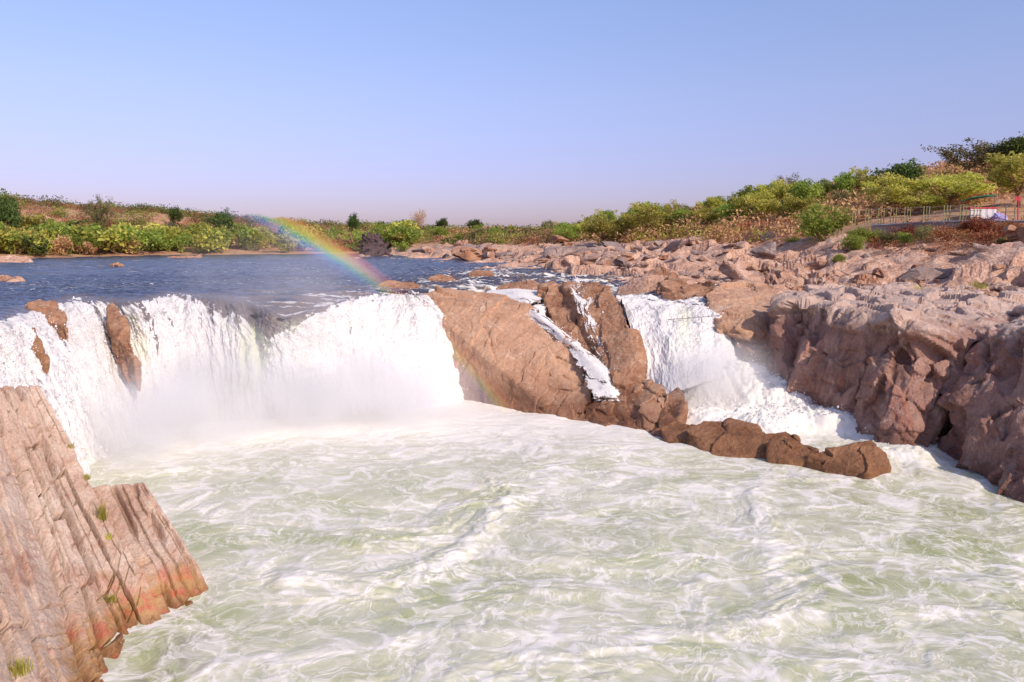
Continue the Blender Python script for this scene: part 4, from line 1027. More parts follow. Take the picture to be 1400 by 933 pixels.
rock('boulder', 'dark crag at the waterline of the far bank', [t+[drop(p, 8) for p in t]], M['dark'], .5, cat='boulder', rounding=0, size=5, amp=.7, slope=.5, groove=.5, big=.6, fine=.2, seed=90)
t = [A(228,351,225), A(245,349.3,230), A(272,349.6,230), A(275,352,224)]
rock('sandbar', 'thin sandy bar in the river in front of the far bank', [t+[drop(p, 8.5) for p in t]], M['orange'], .35, cat='sandbar', rounding=2, size=3, amp=.08, big=.1, fine=.05, seed=91)
t = [A(150,361,150), A(160,360,152), A(170,361.5,149)]
rock('boulder', 'dark flat boulder just awash in the calm river', [t+[drop(p, 8.5) for p in t]+[A(160,362.5,146)]], M['brown'], .2, cat='boulder', rounding=1, size=1, amp=.06, big=.1, fine=.05, seed=92)
t = [A(-30,352,185), A(10,350,190), A(40,353,185), A(45,357,176), A(-30,358,172)]
rock('gravel_bar', 'pale gravel bar at the left edge below the green bank', [t+[drop(p, 8.5) for p in t]], M['pink'], .35, cat='gravel bar', rounding=2, size=2, amp=.1, big=.1, fine=.1, seed=93)
tick('big rocks')

# ------------------------------------------------------------------ trees and bushes
def tube(P, r, k=6):
    P = np.asarray(P, float); n = len(P); r = np.asarray(r, float)
    t = np.gradient(P, axis=0); t /= np.maximum(np.linalg.norm(t, axis=1, keepdims=True), 1e-9)
    a = np.cross(t, [.3, .9, .2]); a /= np.maximum(np.linalg.norm(a, axis=1, keepdims=True), 1e-9); b = np.cross(t, a)
    th = np.arange(k)*2*math.pi/k
    V = P[:,None]+r[:,None,None]*(a[:,None]*np.cos(th)[None,:,None]+b[:,None]*np.sin(th)[None,:,None])
    i = np.arange(n*k).reshape(n, k); j = np.roll(i, -1, 1)
    return V.reshape(-1, 3), np.stack([i[:-1], j[:-1], j[1:], i[1:]], -1).reshape(-1, 4)
def join(parts):
    V, F, o = [], [], 0
    for v, f in parts: V.append(v); F.append(f+o); o += len(v)
    return np.concatenate(V), np.concatenate(F)
def tree_kind(seed, w=.9, trunk_h=.32, nlimb=7, clumps=26, leaves=2600, leaf=.034, spread=.10, stems=1, flat=1.0, low_=.0, twigs=0):
    """a tree of height 1; returns trunk and crown meshes"""
    rs = np.random.default_rng(seed); parts = []; ends = []
    for st in range(stems):
        lean = rs.normal(0, .06+.10*(stems > 1), 2); h = trunk_h*rs.uniform(.8, 1.15)
        n = 7; tt = np.linspace(0, 1, n)
        T = np.stack([lean[0]*tt+.02*np.sin(tt*5+seed), lean[1]*tt+.02*np.cos(tt*4+seed), -.03+tt*(h+.03)], 1)
        r0 = .026/math.sqrt(stems); parts.append(tube(T, np.linspace(r0*1.25, r0*.75, n)))
        nl = max(3, nlimb//stems)
        for i in range(nl):
            a = i*2*math.pi/nl+rs.uniform(-.5, .5); reach = w*.5*rs.uniform(.30, .92); top = (.97-.42*(reach/(w*.5))**2)*rs.uniform(.86, 1.0)
            e = np.array([math.cos(a)*reach+lean[0], math.sin(a)*reach+lean[1], top])
            m = T[-1]*.5+e*.5+np.array([0, 0, -.03])+rs.normal(0, .03, 3)
            L_ = catmull([T[-1-(i % 2)], m, e], 8); parts.append(tube(L_, np.linspace(r0*.62, r0*.12, 8), 5)); ends.append(e)
            for j in range(2+twigs):
                b = L_[rs.integers(3, 7)]; e2 = b+np.array([math.cos(a+rs.normal(0, .9)), math.sin(a+rs.normal(0, .9)), rs.uniform(.1, .9)])*w*.24*rs.uniform(.6, 1.2)
                parts.append(tube(catmull([b, (b+e2)/2+rs.normal(0, .012, 3), e2], 5), np.linspace(r0*.28, r0*.06, 5), 4)); ends.append(e2)
    tv, tf = join(parts)
    C = [np.array(e) for e in ends]; lo_ = trunk_h*.45+low_
    n0 = len(C)
    while len(C) < n0+clumps:
        d = rs.normal(0, 1, 3); d /= np.linalg.norm(d); rr = rs.uniform(.45, .95)
        C.append(np.array([d[0]*w*.5*rr, d[1]*w*.5*rr, (lo_+1)/2+d[2]*(1-lo_)*.5*rr*flat]))
    C = np.array(C); C = C[rs.permutation(len(C))]
    C[:,2] = np.clip(C[:,2], low_+.06, .97)
    cs = rs.uniform(.5, 1.3, len(C)); pr = cs**2; ci = rs.choice(len(C), leaves, p=pr/pr.sum())
    P = C[ci]+np.clip(rs.normal(0, 1, (leaves, 3)), -1.7, 1.7)*np.array([1, 1, .72])*spread*cs[ci][:,None]
    P[:,2] = np.maximum(P[:,2], .02)
    nrm = rs.normal(0, 1, (leaves, 3))+np.array([0, 0, .7]); nrm /= np.linalg.norm(nrm, axis=1, keepdims=True)
    a = np.cross(nrm, rs.normal(0, 1, (leaves, 3))); a /= np.linalg.norm(a, axis=1, keepdims=True); b = np.cross(nrm, a)
    s = leaf*rs.uniform(.6, 1.4, (leaves, 1))
    V = np.stack([P-a*s, P+b*s*.5+nrm*s*.1, P+a*s, P-b*s*.5+nrm*s*.1], 1).reshape(-1, 3)
    F = np.arange(leaves*4).reshape(-1, 4)
    tone = np.repeat(np.clip(.5+.35*(rs.normal(0, 1, len(C)))[ci]+rs.normal(0, .22, leaves), 0, 1), 4)
    return mesh_np('trunk', tv, tf), mesh_np('crown', V, F, False, {'tone': tone})
KIND = {
 'yellow': [tree_kind(800+i, .95, .28, 8, 20, 3000, .030, .070, low_=.02, twigs=1) for i in range(4)],
 'green': [tree_kind(820+i, .85, .24, 7, 24, 3400, .032, .075) for i in range(3)],
 'dark': [tree_kind(840+i, .80, .30, 6, 26, 3400, .034, .09) for i in range(2)],
 'olive': [tree_kind(850+i, 1.15, .38, 9, 36, 3200, .024, .065, flat=.7, twigs=2) for i in range(2)],
 'bush': [tree_kind(860+i, 1.25, .12, 8, 30, 3000, .040, .12, stems=3) for i in range(3)],
 'dry': [tree_kind(870+i, 1.2, .18, 10, 30, 1500, .030, .10, stems=4, twigs=3) for i in range(3)],
}
FARK = [tree_kind(880+i, 1.3, .10, 6, 18, 620, .085, .13, stems=2) for i in range(4)]
for a, b in sum(KIND.values(), [])+FARK: a.materials.append(M['bark'])
CM = {}
def crown_of(b, mk):
    """the same crown mesh with another leaf material"""
    key = (b.name, mk)
    if key not in CM:
        c = b.copy(); c.materials.clear(); c.materials.append(M[mk]); CM[key] = c
    return CM[key]
def tree(kind, leaf, x, y, z, h, wide, label, cat='tree', group=None, name='tree', rz=None):
    a, b = random.choice(FARK if kind == 'far' else KIND[kind])
    root = bpy.data.objects.new(name, None); COL.objects.link(root); root.empty_display_size = .5
    root.location = (x, y, z); root.scale = (h*wide, h*wide, h); root.rotation_euler = (0, 0, random.uniform(0, 6.28) if rz is None else rz)
    tag(root, label, cat, group)
    obj('trunk', a, None, root); obj('crown', crown_of(b, leaf), None, root)
    return root
def gz(x, y):
    z, m = terrain_h(np.array([x]), np.array([y]), False); return float(z[0])
def tree_at(px, pytop, Y, wpx, kind, leaf, label, cat='tree', name='tree', group=None, hmin=1.0):
    x = (px-700)/FPX*Y/1.0; x = at(px, pytop, Y)[0]; g = gz(x, Y); top = at(px, pytop, Y)[2]; h = max(top-g, hmin)
    w = wpx*Y/FPX
    base = {'yellow': .95, 'green': .85, 'dark': .8, 'olive': 1.15, 'bush': 1.25, 'dry': 1.2, 'far': 1.3}[kind]
    return tree(kind, leaf, x, Y, g-.05, h, w/(h*base), label, cat, group, name)
Yl, Gn, Dk, Ol, Dr, Ru = 'leaf', 'leaf_green', 'leaf_dark', 'leaf_olive', 'dry', 'rust'
ROW = [
 (775,302,205,30,'yellow',Gn,'small bright green tree where the right tree line begins'),
 (826,291,168,58,'yellow',Yl,'wide yellow green tree at the left end of the low dark wall'),
 (862,289,170,36,'green',Yl,'upright yellow green tree over the low dark wall, second along it'),
 (895,279,162,56,'yellow',Yl,'tall broad yellow green tree at the middle of the low dark wall'),
 (932,283,160,34,'green',Gn,'mid green tree over the right end of the low dark wall'),
 (965,281,155,40,'yellow',Yl,'pale yellow green tree beside the rust red low wall'),
 (998,276,150,40,'green',Gn,'bright green tree at the left end of the picket fence'),
 (1036,258,146,52,'yellow',Yl,'tall yellow green tree behind the picket fence'),
 (1076,262,142,40,'yellow',Yl,'slim yellow tree behind the right end of the picket fence'),
 (1098,268,138,44,'green',Yl,'leafy yellow green tree left of the big drooping bush'),
 (1175,292,128,46,'yellow',Yl,'low spreading yellow tree right of the big drooping bush'),
 (1226,241,122,66,'yellow',Yl,'large yellow green tree with a bare forked trunk at the fence'),
 (1264,262,118,50,'yellow',Yl,'round yellow tree behind the middle of the fence'),
 (1304,234,118,86,'yellow',Yl,'broad yellow tree spreading over the green canopy'),
 (1396,202,106,96,'yellow',Yl,'big yellow green tree above the stall at the right edge'),
 (1237,219,150,50,'dark',Dk,'dark green round tree on the hill behind the large forked tree'),
 (1071,240,190,36,'olive',Ol,'grey green tree standing alone on the skyline of the right hill'),
 (1092,246,195,22,'olive',Ol,'thin wispy tree on the skyline next to the grey green one'),
 (1330,192,165,82,'olive',Ol,'flat topped olive tree with bare limbs on the hilltop'),
 (1368,190,165,50,'olive',Ol,'olive tree merging with the flat topped one on the hilltop'),
 (1396,182,160,46,'dark',Dk,'dark tree at the right edge of the hilltop'),
 (1470,190,130,80,'yellow',Yl,'yellow tree just beyond the right edge of the picture'),
]
for px, py, Y, w, k, lf, lab in ROW: tree_at(px, py, Y, w, k, lf, lab)
SHR = [
 (1122,282,112,62,'bush',Gn,'big drooping green bush hanging over the right bank'),
 (1166,322,98,34,'bush',Gn,'pale green bush trailing down the rocks below the drooping bush'),
 (1180,310,104,40,'bush',Gn,'leafy bush growing at the end of the retaining wall'),
 (1148,348,94,18,'bush',Gn,'small green bush in the rocks at the foot of the trailing bush'),
 (1262,306,96,20,'bush',Ol,'narrow pale bush growing below the retaining wall'),
 (1238,318,98,20,'bush',Gn,'small round bush below the left part of the fence'),
 (1088,332,118,26,'bush',Gn,'dark green bush on the slope below the pale wall'),
 (1336,297,96,36,'bush',Ru,'rust red bush under the white stall'),
 (1300,312,95,38,'dry',Ru,'rusty dry bush below the middle of the fence'),
 (1380,304,93,40,'bush',Ru,'rust brown bush under the tarp at the right edge'),
 (1350,318,92,46,'dry',Dr,'dry straw coloured bush on the red slope'),
 (1322,306,97,30,'bush',Ru,'rust coloured bush left of the one under the stall'),
 (1275,315,98,30,'dry',Ru,'low rusty bush on the red slope right of the narrow pale bush'),
 (1215,318,100,28,'bush',Ol,'olive bush in the shade below the left end of the retaining wall'),
 (1400,318,90,36,'bush',Ru,'rusty bush at the right edge above the dark rocks'),
 (1372,336,86,20,'bush',Ol,'pale sage bush between the dark rocks at the right'),
]
for px, py, Y, w, k, lf, lab in SHR: tree_at(px, py, Y, w, k, lf, lab, 'bush', 'bush')
tick('named trees')
# scrub of the right bank and of its hill
def scrub(n, region, hs, kinds, labels, cat, group, seed, name='bush', keep=None):
    rs = np.random.default_rng(seed); c = 0; tries = 0
    X, Y = region(rs, 4000); Z, m = terrain_h(X, Y, False)
    for x, y, z, mm in zip(X, Y, Z, m):
        if keep is not None and not keep(x, y, z, mm): continue
        i = rs.choice(len(kinds), p=[k[2] for k in kinds]); k, lf, _ = kinds[i]
        h = rs.uniform(*hs)*(1 if lf != Dr else .8)
        tree(k, lf, x, y, z-.1, h, rs.uniform(.75, 1.15), labels[i], cat, group[i], name)
        c += 1
        if c >= n: break
def screen(x, y, z): return 700+x/y*FPX, 330-(z-CAM_Z)/y*FPX
def reg_mid(rs, n):
    t = rs.uniform(0, 1, n); Y = 150+t*170; px = rs.uniform(555, 960, n); return (px-700)/FPX*Y, Y
scrub(85, reg_mid, (2.6, 5.6), [('yellow',Yl,.3), ('bush',Gn,.3), ('dry',Dr,.28), ('bush',Ol,.12)],
      ['yellow green scrub tree on the low slope behind the far end of the right shore', 'green bush on the low slope behind the far end of the right shore',
       'bare pinkish thicket on the low slope behind the far end of the right shore', 'olive bush on the low slope behind the far end of the right shore'], 'bush',
      ['yellow green scrub on the low slope', 'green scrub on the low slope', 'bare scrub on the low slope', 'olive scrub on the low slope'], 61, keep=lambda x, y, z, m: m < .45 and z > 11.6)
def reg_hill(rs, n):
    Y = rs.uniform(125, 270, n); px = rs.uniform(900, 1480, n); return (px-700)/FPX*Y, Y
scrub(50, reg_hill, (2.2, 4.4), [('dry',Dr,.55), ('yellow',Yl,.25), ('bush',Ol,.20)],
      ['bare pinkish thicket on the hill behind the right tree line', 'small yellow green tree on the hill behind the right tree line', 'olive bush on the hill behind the right tree line'], 'bush',
      ['bare scrub on the right hill', 'small trees on the right hill', 'olive scrub on the right hill'], 62, keep=lambda x, y, z, m: z > 16.5 and m < .2)
def reg_far(rs, n):
    px = rs.uniform(-60, 560, n); d = np.abs(rs.normal(0, 1, n))*17+.3
    Y0 = np.interp(px, [-150, -20, 60, 140, 220, 300, 380, 450, 520, 560], [190, 205, 222, 240, 255, 270, 278, 285, 290, 290])
    Y = Y0+d*1.5; return (px-700)/FPX*Y, Y
G1 = ['leafy green bush at the foot of the far bank', 'yellow green bush on the far bank', 'dark olive bush on the far bank', 'reddish dry bush on the far bank']
scrub(140, reg_far, (3.8, 9.0), [('far',Gn,.52), ('far',Yl,.24), ('far',Dk,.08), ('far',Dr,.16)], G1, 'bush', ['green bushes of the far bank', 'yellow bushes of the far bank', 'dark bushes of the far bank', 'dry bushes of the far bank'],
      63, keep=lambda x, y, z, m: z > 9.9)
def cover(name, label, region, n, hs, m_, seed, keep, q=85, ls=.33):
    """brushwood that covers a slope: nobody could count it"""
    rs = np.random.default_rng(seed); X, Y = region(rs, n*3); Z, m = terrain_h(X, Y, False)
    dens = fbm(np.stack([X*.03, Y*.03, X*0], 1), 3, seed+1)
    ok = keep(X, Y, Z, m) & (rs.random(len(X)) < sstep(-.35, .25, dens)+.12); X, Y, Z = X[ok][:n], Y[ok][:n], Z[ok][:n]; n = len(X)
    h = rs.uniform(*hs, n)*rs.uniform(.6, 1.0, n); k = np.repeat(np.arange(n), q)
    off = np.clip(rs.normal(0, 1, (n*q, 3)), -1.5, 1.5)*np.array([.46, .46, .28]); P = np.stack([X, Y, Z+h*.42], 1)[k]+off*h[k][:,None]
    P[:,2] = np.maximum(P[:,2], Z[k]+.05)
    nr_ = rs.normal(0, 1, (n*q, 3))+np.array([0, 0, .6]); nr_ /= np.linalg.norm(nr_, axis=1, keepdims=True)
    a = np.cross(nr_, rs.normal(0, 1, (n*q, 3))); a /= np.linalg.norm(a, axis=1, keepdims=True); b = np.cross(nr_, a)
    sz = (ls*rs.uniform(.5, 1.3, n*q))[:,None]*(h[k][:,None]/3.0)**.5
    V = np.stack([P-a*sz, P+b*sz*.5, P+a*sz, P-b*sz*.5], 1).reshape(-1, 3)
    tone = np.repeat(np.clip(rs.random(n)[k]*.8+rs.normal(.1, .15, n*q), 0, 1), 4)
    return tag(obj(name, mesh_np(name, V, np.arange(n*q*4).reshape(-1, 4), False, {'tone': tone}), M[m_]), label, 'scrub', kind='stuff')
def reg_far2(rs, n):
    px = rs.uniform(-120, 800, n); Y = rs.uniform(200, 440, n); return (px-700)/FPX*Y, Y
def reg_right2(rs, n):
    px = rs.uniform(540, 1500, n); Y = rs.uniform(118, 340, n); return (px-700)/FPX*Y, Y
far_ok = lambda x, y, z, m: (z > 11.5) & (x < 40) & (m < .3)
right_ok = lambda x, y, z, m: (z > 13.2) & (m < .35) & ((x > -30) | (y < 300)) & ~((np.abs(y-105) < 14) & (x > 40))
cover('dry_scrub', 'dry reddish brushwood covering the upper slope of the far bank', reg_far2, 3000, (1.8, 3.8), 'dry', 161, far_ok)
cover('green_scrub', 'patches of green brush between the dry brushwood of the far bank', reg_far2, 900, (2.6, 5.6), 'leaf_green', 162, far_ok)
cover('dark_scrub', 'dark green brush along the far skyline and the low slope below it', reg_far2, 700, (2.6, 6.0), 'leaf_dark', 168, far_ok)
cover('olive_scrub', 'olive brush scattered over the far bank', reg_far2, 900, (2.2, 5.0), 'leaf_olive', 163, far_ok)
cover('dry_scrub', 'bare pinkish brushwood covering the hill behind the right tree line', reg_right2, 2300, (2.0, 5.0), 'dry', 164, right_ok)
def reg_slope(rs, n):
    px = rs.uniform(1185, 1500, n); Y = rs.uniform(84, 106, n); return (px-700)/FPX*Y, Y
slope_ok = lambda x, y, z, m: (z > 12.6) & (z < 16.2)
cover('rust_scrub', 'rust red dry brush on the slope below the retaining wall', reg_slope, 330, (.8, 2.0), 'rust', 166, slope_ok, 60, .22)
cover('dry_scrub', 'straw coloured brush on the slope below the retaining wall', reg_slope, 220, (.6, 1.5), 'dry', 167, slope_ok, 50, .2)
cover('olive_scrub', 'yellow olive brush under the trees of the right bank', reg_right2, 900, (1.6, 3.6), 'leaf', 165, right_ok)
SKY = [(4,261,240,30,'dark',Dk,'dark green tree on the skyline at the left edge'), (138,271,285,36,'olive',Ol,'olive tree on the skyline above the left part of the far bank'),
       (304,286,312,30,'dark',Dk,'dark round tree on the skyline near the middle of the far bank'), (238,281,318,15,'dark',Dk,'small dark tree alone on the bare skyline of the far bank'),
       (572,286,340,16,'dry',Dr,'bare pinkish tree on the skyline above the dark crag'), (482,290,345,13,'dark',Dk,'thin dark tree on the far skyline left of the bare tree'),
       (604,297,345,14,'dark',Dk,'dark rounded tree right of the bare tree on the skyline'), (648,299,345,18,'dark',Dk,'low dark tree on the skyline at the middle of the picture')]
for px, py, Y, w, k, lf, lab in SKY: tree_at(px, py, Y, w, k, lf, lab, hmin=2.5)
def reg_row(rs, n):
    px = rs.uniform(765, 1215, n); Y = np.interp(px, [765, 900, 1050, 1215], [215, 188, 160, 136])+rs.uniform(-4, 16, n); return (px-700)/FPX*Y, Y
scrub(26, reg_row, (4.6, 7.6), [('yellow',Yl,.55), ('green',Gn,.45)], ['yellow green tree in the second row behind the right tree line', 'fresh green tree in the second row behind the right tree line'], 'tree',
      ['yellow green trees of the second row', 'fresh green trees of the second row'], 66, name='tree', keep=lambda x, y, z, m: m < .4)
tick('scrub')

# ------------------------------------------------------------------ walls, fences and the stall on the right bank
def box(bm, c, s, rz=0.0, taper=1.0, bev=0.0):
    r = bmesh.ops.create_cube(bm, size=1)
    vs = r['verts']
    for v in vs:
        if v.co.z > 0: v.co.x *= taper; v.co.y *= taper
        v.co = Vector((v.co.x*s[0], v.co.y*s[1], v.co.z*s[2]))
    bmesh.ops.rotate(bm, verts=vs, cent=(0, 0, 0), matrix=Matrix.Rotation(rz, 3, 'Z')); bmesh.ops.translate(bm, verts=vs, vec=tuple(c))
    if bev: bmesh.ops.bevel(bm, geom=list({e for v in vs for e in v.link_edges}), offset=bev, segments=1, affect='EDGES')
def bobj(name, bm, m, parent=None):
    me = bpy.data.meshes.new(name); bm.to_mesh(me); bm.free(); return obj(name, me, m, parent)
def empty(name, loc, label, cat, group=None):
    o = bpy.data.objects.new(name, None); COL.objects.link(o); o.location = loc; return tag(o, label, cat, group)
def run(pts, n):
    return catmull([A(*q) for q in pts], n)
def wall(name, label, pts, th, down, m, cope=None):
    """a masonry wall whose top runs through pts and which goes `down` metres into the slope"""
    P = run(pts, 40); root = empty(name, P[20]-np.array([0, 0, down]), label, 'wall'); o = np.array(root.location)
    d = np.gradient(P[:,:2], axis=0); d /= np.linalg.norm(d, axis=1, keepdims=True); nn = np.stack([-d[:,1], d[:,0], d[:,0]*0], 1)
    jit = .06*fbm(P*.6, 2, 5)[:,None]*np.array([0, 0, 1.])
    a, b = P-nn*th/2+jit, P+nn*th/2+jit; dz = np.array([0, 0, down])
    V = np.stack([a-dz, a, b, b-dz], 1).reshape(-1, 3)-o; i = np.arange(40*4).reshape(40, 4); j = np.roll(i, -1, 1)
    F = np.concatenate([np.stack([i[:-1], i[1:], j[1:], j[:-1]], -1).reshape(-1, 4), i[:1,::-1], i[-1:]])
    obj('masonry', mesh_np('masonry', V, F, False), M[m], root)
    if cope:
        a, b = P-nn*(th/2+.06)+jit, P+nn*(th/2+.06)+jit; up = np.array([0, 0, .14]); lo = np.array([0, 0, .003])
        V = np.stack([a+lo, a+up, b+up, b+lo], 1).reshape(-1, 3)-o
        obj('coping', mesh_np('coping', V, F, False), M[cope], root)
    return root
wall('retaining_wall', 'grey retaining wall with a pale coping below the fence on the right bank', [(1192,309,108), (1240,306,105), (1300,303.5,101), (1400,302.5,96), (1480,302,93)], .5, 1.1, 'masonry', 'concrete')
wall('retaining_wall', 'pale low retaining wall with a stepped left end below the picket fence', [(1014,322,134), (1022,319.5,133), (1050,318,130), (1088,316.5,126)], .5, 1.8, 'concrete', 'concrete')
wall('stone_wall', 'long low dark stone wall under the row of yellow green trees', [(788,338,172), (830,336.5,165), (880,335.5,158), (960,332.5,147)], .6, 1.7, 'stone_dark')
wall('stone_wall', 'rust red low stone wall right of the long dark wall', [(955,319,152), (990,319.5,149), (1014,320.5,145)], .5, 2.4, 'rustp')
def fence(name, label, pts, h, n, m, rails, rm, pw=.12, pairs=False):
    P = run(pts, 60); root = empty(name, P[0], label, 'fence'); o = np.array(root.location)
    t = (np.arange(n)+.5)/n
    for k in range(n):
        p = np.array([np.interp(t[k], np.linspace(0, 1, 60), P[:,c]) for c in range(3)])
        offs = (-.38, .0, .38) if pairs else (0,)
        for f in offs:
            bm = bmesh.new(); box(bm, (0, 0, h/2-.15), (pw, pw, h+.3), bev=.015)
            box(bm, (0, 0, h+.03), (pw*1.3, pw*1.3, .06))
            po = bobj('post', bm, M[m], root); po.location = Vector([float(c) for c in p-o+np.array([f, 0, 0])])
    for r in rails:
        V, F = tube(P[::2]-o+np.array([0, 0, r]), np.full(30, .035), 5); obj('rail', mesh_np('rail', V, F), M[rm], root)
    return root
fence('fence', 'fence of yellow green posts and thin rails along the path on the right bank', [(1160,306,110), (1200,304,108), (1240,303,105), (1300,301,101), (1345,301,99)], 1.85, 9, 'post', (.55, 1.2, 1.75), 'rail', .09, True)
fence('fence', 'darker fence of single posts at the right edge beside the stall', [(1368,301,98), (1400,301,96), (1440,300,95)], 1.7, 5, 'rail', (.5, 1.0, 1.6), 'rail', .1)
def picket():
    P = run([(1012,318,136), (1050,316.5,132), (1086,315,128)], 60); root = empty('picket_fence', P[0], 'rust red picket fence between the trees above the pale wall', 'fence'); o = np.array(root.location)
    for k in range(34):
        p = P[int(k*59/33)]-o; h = 1.75+random.uniform(-.15, .15)
        bm = bmesh.new(); box(bm, (0, 0, h/2-.1), (.17, .05, h+.2), random.uniform(-.1, .1), .7)
        q = bobj('picket', bm, M['rustp'], root); q.location = Vector([float(c) for c in p]); q.rotation_euler = (random.uniform(-.04, .04), random.uniform(-.06, .06), 0)
    for r in (.5, 1.35):
        V, F = tube(P[::3]-o+np.array([0, .08, r]), np.full(20, .04), 5); obj('rail', mesh_np('rail', V, F), M['rustp'], root)
picket()
def cloth(bm_pts, nr, nc, sag, seed):
    G = patch(bm_pts, nr, nc); u, v = np.meshgrid(np.linspace(0, 1, nc), np.linspace(0, 1, nr))
    G[:,:,2] -= sag*np.sin(u*math.pi)*np.sin(v*math.pi)
    G = G.reshape(-1, 3); G = G+.06*np.stack([fbm(G*1.3, 3, seed), fbm(G*1.3, 3, seed+1), fbm(G*1.1, 3, seed+2)], 1)
    return G, gridf(nr, nc)
def canopy():
    c = A(1338,290,112); g = gz(c[0], c[1]); root = empty('canopy', (c[0], c[1], g), 'green tarp canopy stretched on thin poles above the stall', 'canopy'); o = np.array(root.location)
    q = [[A(1312,276,110), A(1335,270,110), A(1360,268.5,110)], [A(1316,274,114), A(1338,268,114), A(1363,266,114)]]
    V, F = cloth(q, 12, 24, .25, 3); me = mesh_np('tarp', V-o, F); t = obj('tarp', me, M['greenp'], root)
    t.modifiers.new('thick', 'SOLIDIFY').thickness = .03
    for p in (q[0][0], q[0][2], q[1][0], q[1][2]):
        b = np.array([p[0], p[1], gz(p[0], p[1])-.2]); V, F = tube([b-o, p-o], [.05, .04], 6); obj('pole', mesh_np('pole', V, F), M['pole'], root)
canopy()
def stall():
    c = A(1345,300,100.5); root = empty('stall', c, 'small white sheeted stall with a red top edge behind the fence', 'stall'); o = np.array(root.location)
    x0, x1 = A(1327,300,100.5)[0], A(1362,300,100.5)[0]; zt = A(1345,286,100.5)[2]; zb = c[2]-.3; w = x1-x0; h = zt-zb; d = 2.2
    bm = bmesh.new(); n = 12
    vs = []
    for i in range(n+1):
        for j in range(5):
            vs.append(bm.verts.new((x0-o[0]+w*i/n, .05*math.sin(i*2.1)+.03*j, zb-o[2]+h*j/4)))
    for i in range(n):
        for j in range(4): bm.faces.new([vs[i*5+j], vs[(i+1)*5+j], vs[(i+1)*5+j+1], vs[i*5+j+1]])
    f = bobj('front_sheet', bm, M['white'], root); f.modifiers.new('thick', 'SOLIDIFY').thickness = .03
    bm = bmesh.new(); box(bm, (w*0+(x0+x1)/2-o[0], d/2+.1, zt-o[2]+.12), (w+.3, d, .22), bev=.03); bobj('roof_cloth', bm, M['redp'], root)
    for xx in (x0, x1):
        for yy in (.15, d):
            bm = bmesh.new(); box(bm, (xx-o[0], yy+.04, (zb+zt)/2-o[2]), (.09, .09, h), bev=.01); bobj('pole', bm, M['pole'], root)
stall()
c = A(1366,299,99.8); pts = [c+np.array([random.uniform(-1.05, 1.05), random.uniform(-.5, .5), random.uniform(-.4, .9)]) for _ in range(16)]
rock('cloth_bundle', 'pale violet cloth bundle heaped beside the white stall', [pts], M['violet'], .08, cat='cloth', rounding=5, size=.7, amp=.05, slope=.2, groove=.03, big=.15, seed=96)
def pole(px, py0, py1, Y, label):
    a, b = A(px, py1, Y), A(px, py0, Y); V, F = tube([a-a-np.array([0,0,.4]), b-a], [.07, .055], 8)
    root = empty('pole', a, label, 'pole'); obj('shaft', mesh_np('shaft', V, F), M['redp'], root)
    bm = bmesh.new(); box(bm, tuple((b-a)+np.array([0, 0, -.35])), (.7, .05, .5), bev=.01); bobj('flag_board', bm, M['redp'], root)
pole(1392, 268, 302, 97.5, 'red pole with a small red board at the right edge of the path')
# the rope over the narrow waterfall
def rope():
    P = catmull([A(838,437,69), A(880,438.5,68), (A(930,436,66.5)), A(985,431.5,65)], 60); V, F = tube(P, np.full(60, .028), 6); o_ = P.mean(0)
    r = empty('rope', o_, 'thin rope strung across the narrow waterfall with two small tags', 'rope'); obj('cord', mesh_np('cord', V-o_, F), M['rope'], r)
    for k in (36, 50):
        bm = bmesh.new(); box(bm, (0, 0, -.22), (.10, .04, .44), .3, .6, .01); t = bobj('tag', bm, M['rope'], r); t.location = Vector([float(c) for c in P[k]-o_])
rope()
# grass tufts rooted in the cracks of the rock
def tuft(name, label, p, h, n, wide, seed, m='leaf'):
    rs = np.random.default_rng(seed); V, F, T = [], [], []; o = 0
    for i in range(n):
        a = rs.uniform(0, 6.28); l = h*rs.uniform(.5, 1.1); b = np.array([rs.normal(0, wide*.35), rs.normal(0, wide*.35), 0]); out = rs.uniform(.15, .8)*wide
        w = .010+.006*rs.random(); s = np.array([-math.sin(a), math.cos(a), 0]); d = np.array([math.cos(a), math.sin(a), 0])
        k = 5; tt = np.linspace(0, 1, k)
        C_ = b+d*out*tt[:,None]**1.6+np.array([0, 0, 1])*(l*(tt-.28*tt**2.5))[:,None]
        ww = w*(1-tt**2)[:,None]+.001
        V.append(np.stack([C_-s*ww, C_+s*ww], 1).reshape(-1, 3)); q = np.arange(k-1)*2+o
        F.append(np.stack([q, q+1, q+3, q+2], 1)); o += 2*k; T.append(np.full(2*k, rs.random()))
    me = mesh_np(name, np.concatenate(V), np.concatenate(F), True, {'tone': np.concatenate(T)})
    return tag(obj(name, me, M[m], loc=Vector([float(c) for c in p])), label, 'grass tuft')
bpy.context.view_layer.update()
def on_rock(o, px, py):
    org = Vector((0, 0, CAM_Z)); d = Vector([float(c) for c in ray(px, py)]).normalized(); mi = o.matrix_world.inverted()
    hit, loc, nor, idx = o.ray_cast(mi @ org, mi.to_3x3() @ d)
    return np.array(o.matrix_world @ loc) if hit else None
for px, py, h, n, w, lab, sd in ((140,710,.95,90,.30,'tall grass tuft in the notch between the two layered rock blocks',1), (150,735,.4,40,.25,'low grass tuft just below the tall one in the notch',2), (151,820,.32,70,.38,'flat green tuft in a crack low on the layered rock',3),
                            (28,920,.7,90,.30,'yellow green tuft at the bottom left corner of the rock',4), (98,612,.35,40,.2,'small dark green tuft on the upper edge of the layered rock',5), (118,655,.4,40,.2,'small grass tuft on the ridge above the notch',6)):
    p = on_rock(left_rock, px, py)
    if p is not None: tuft('grass_tuft', lab, p-np.array([0, 0, .05]), h, n, w, sd)
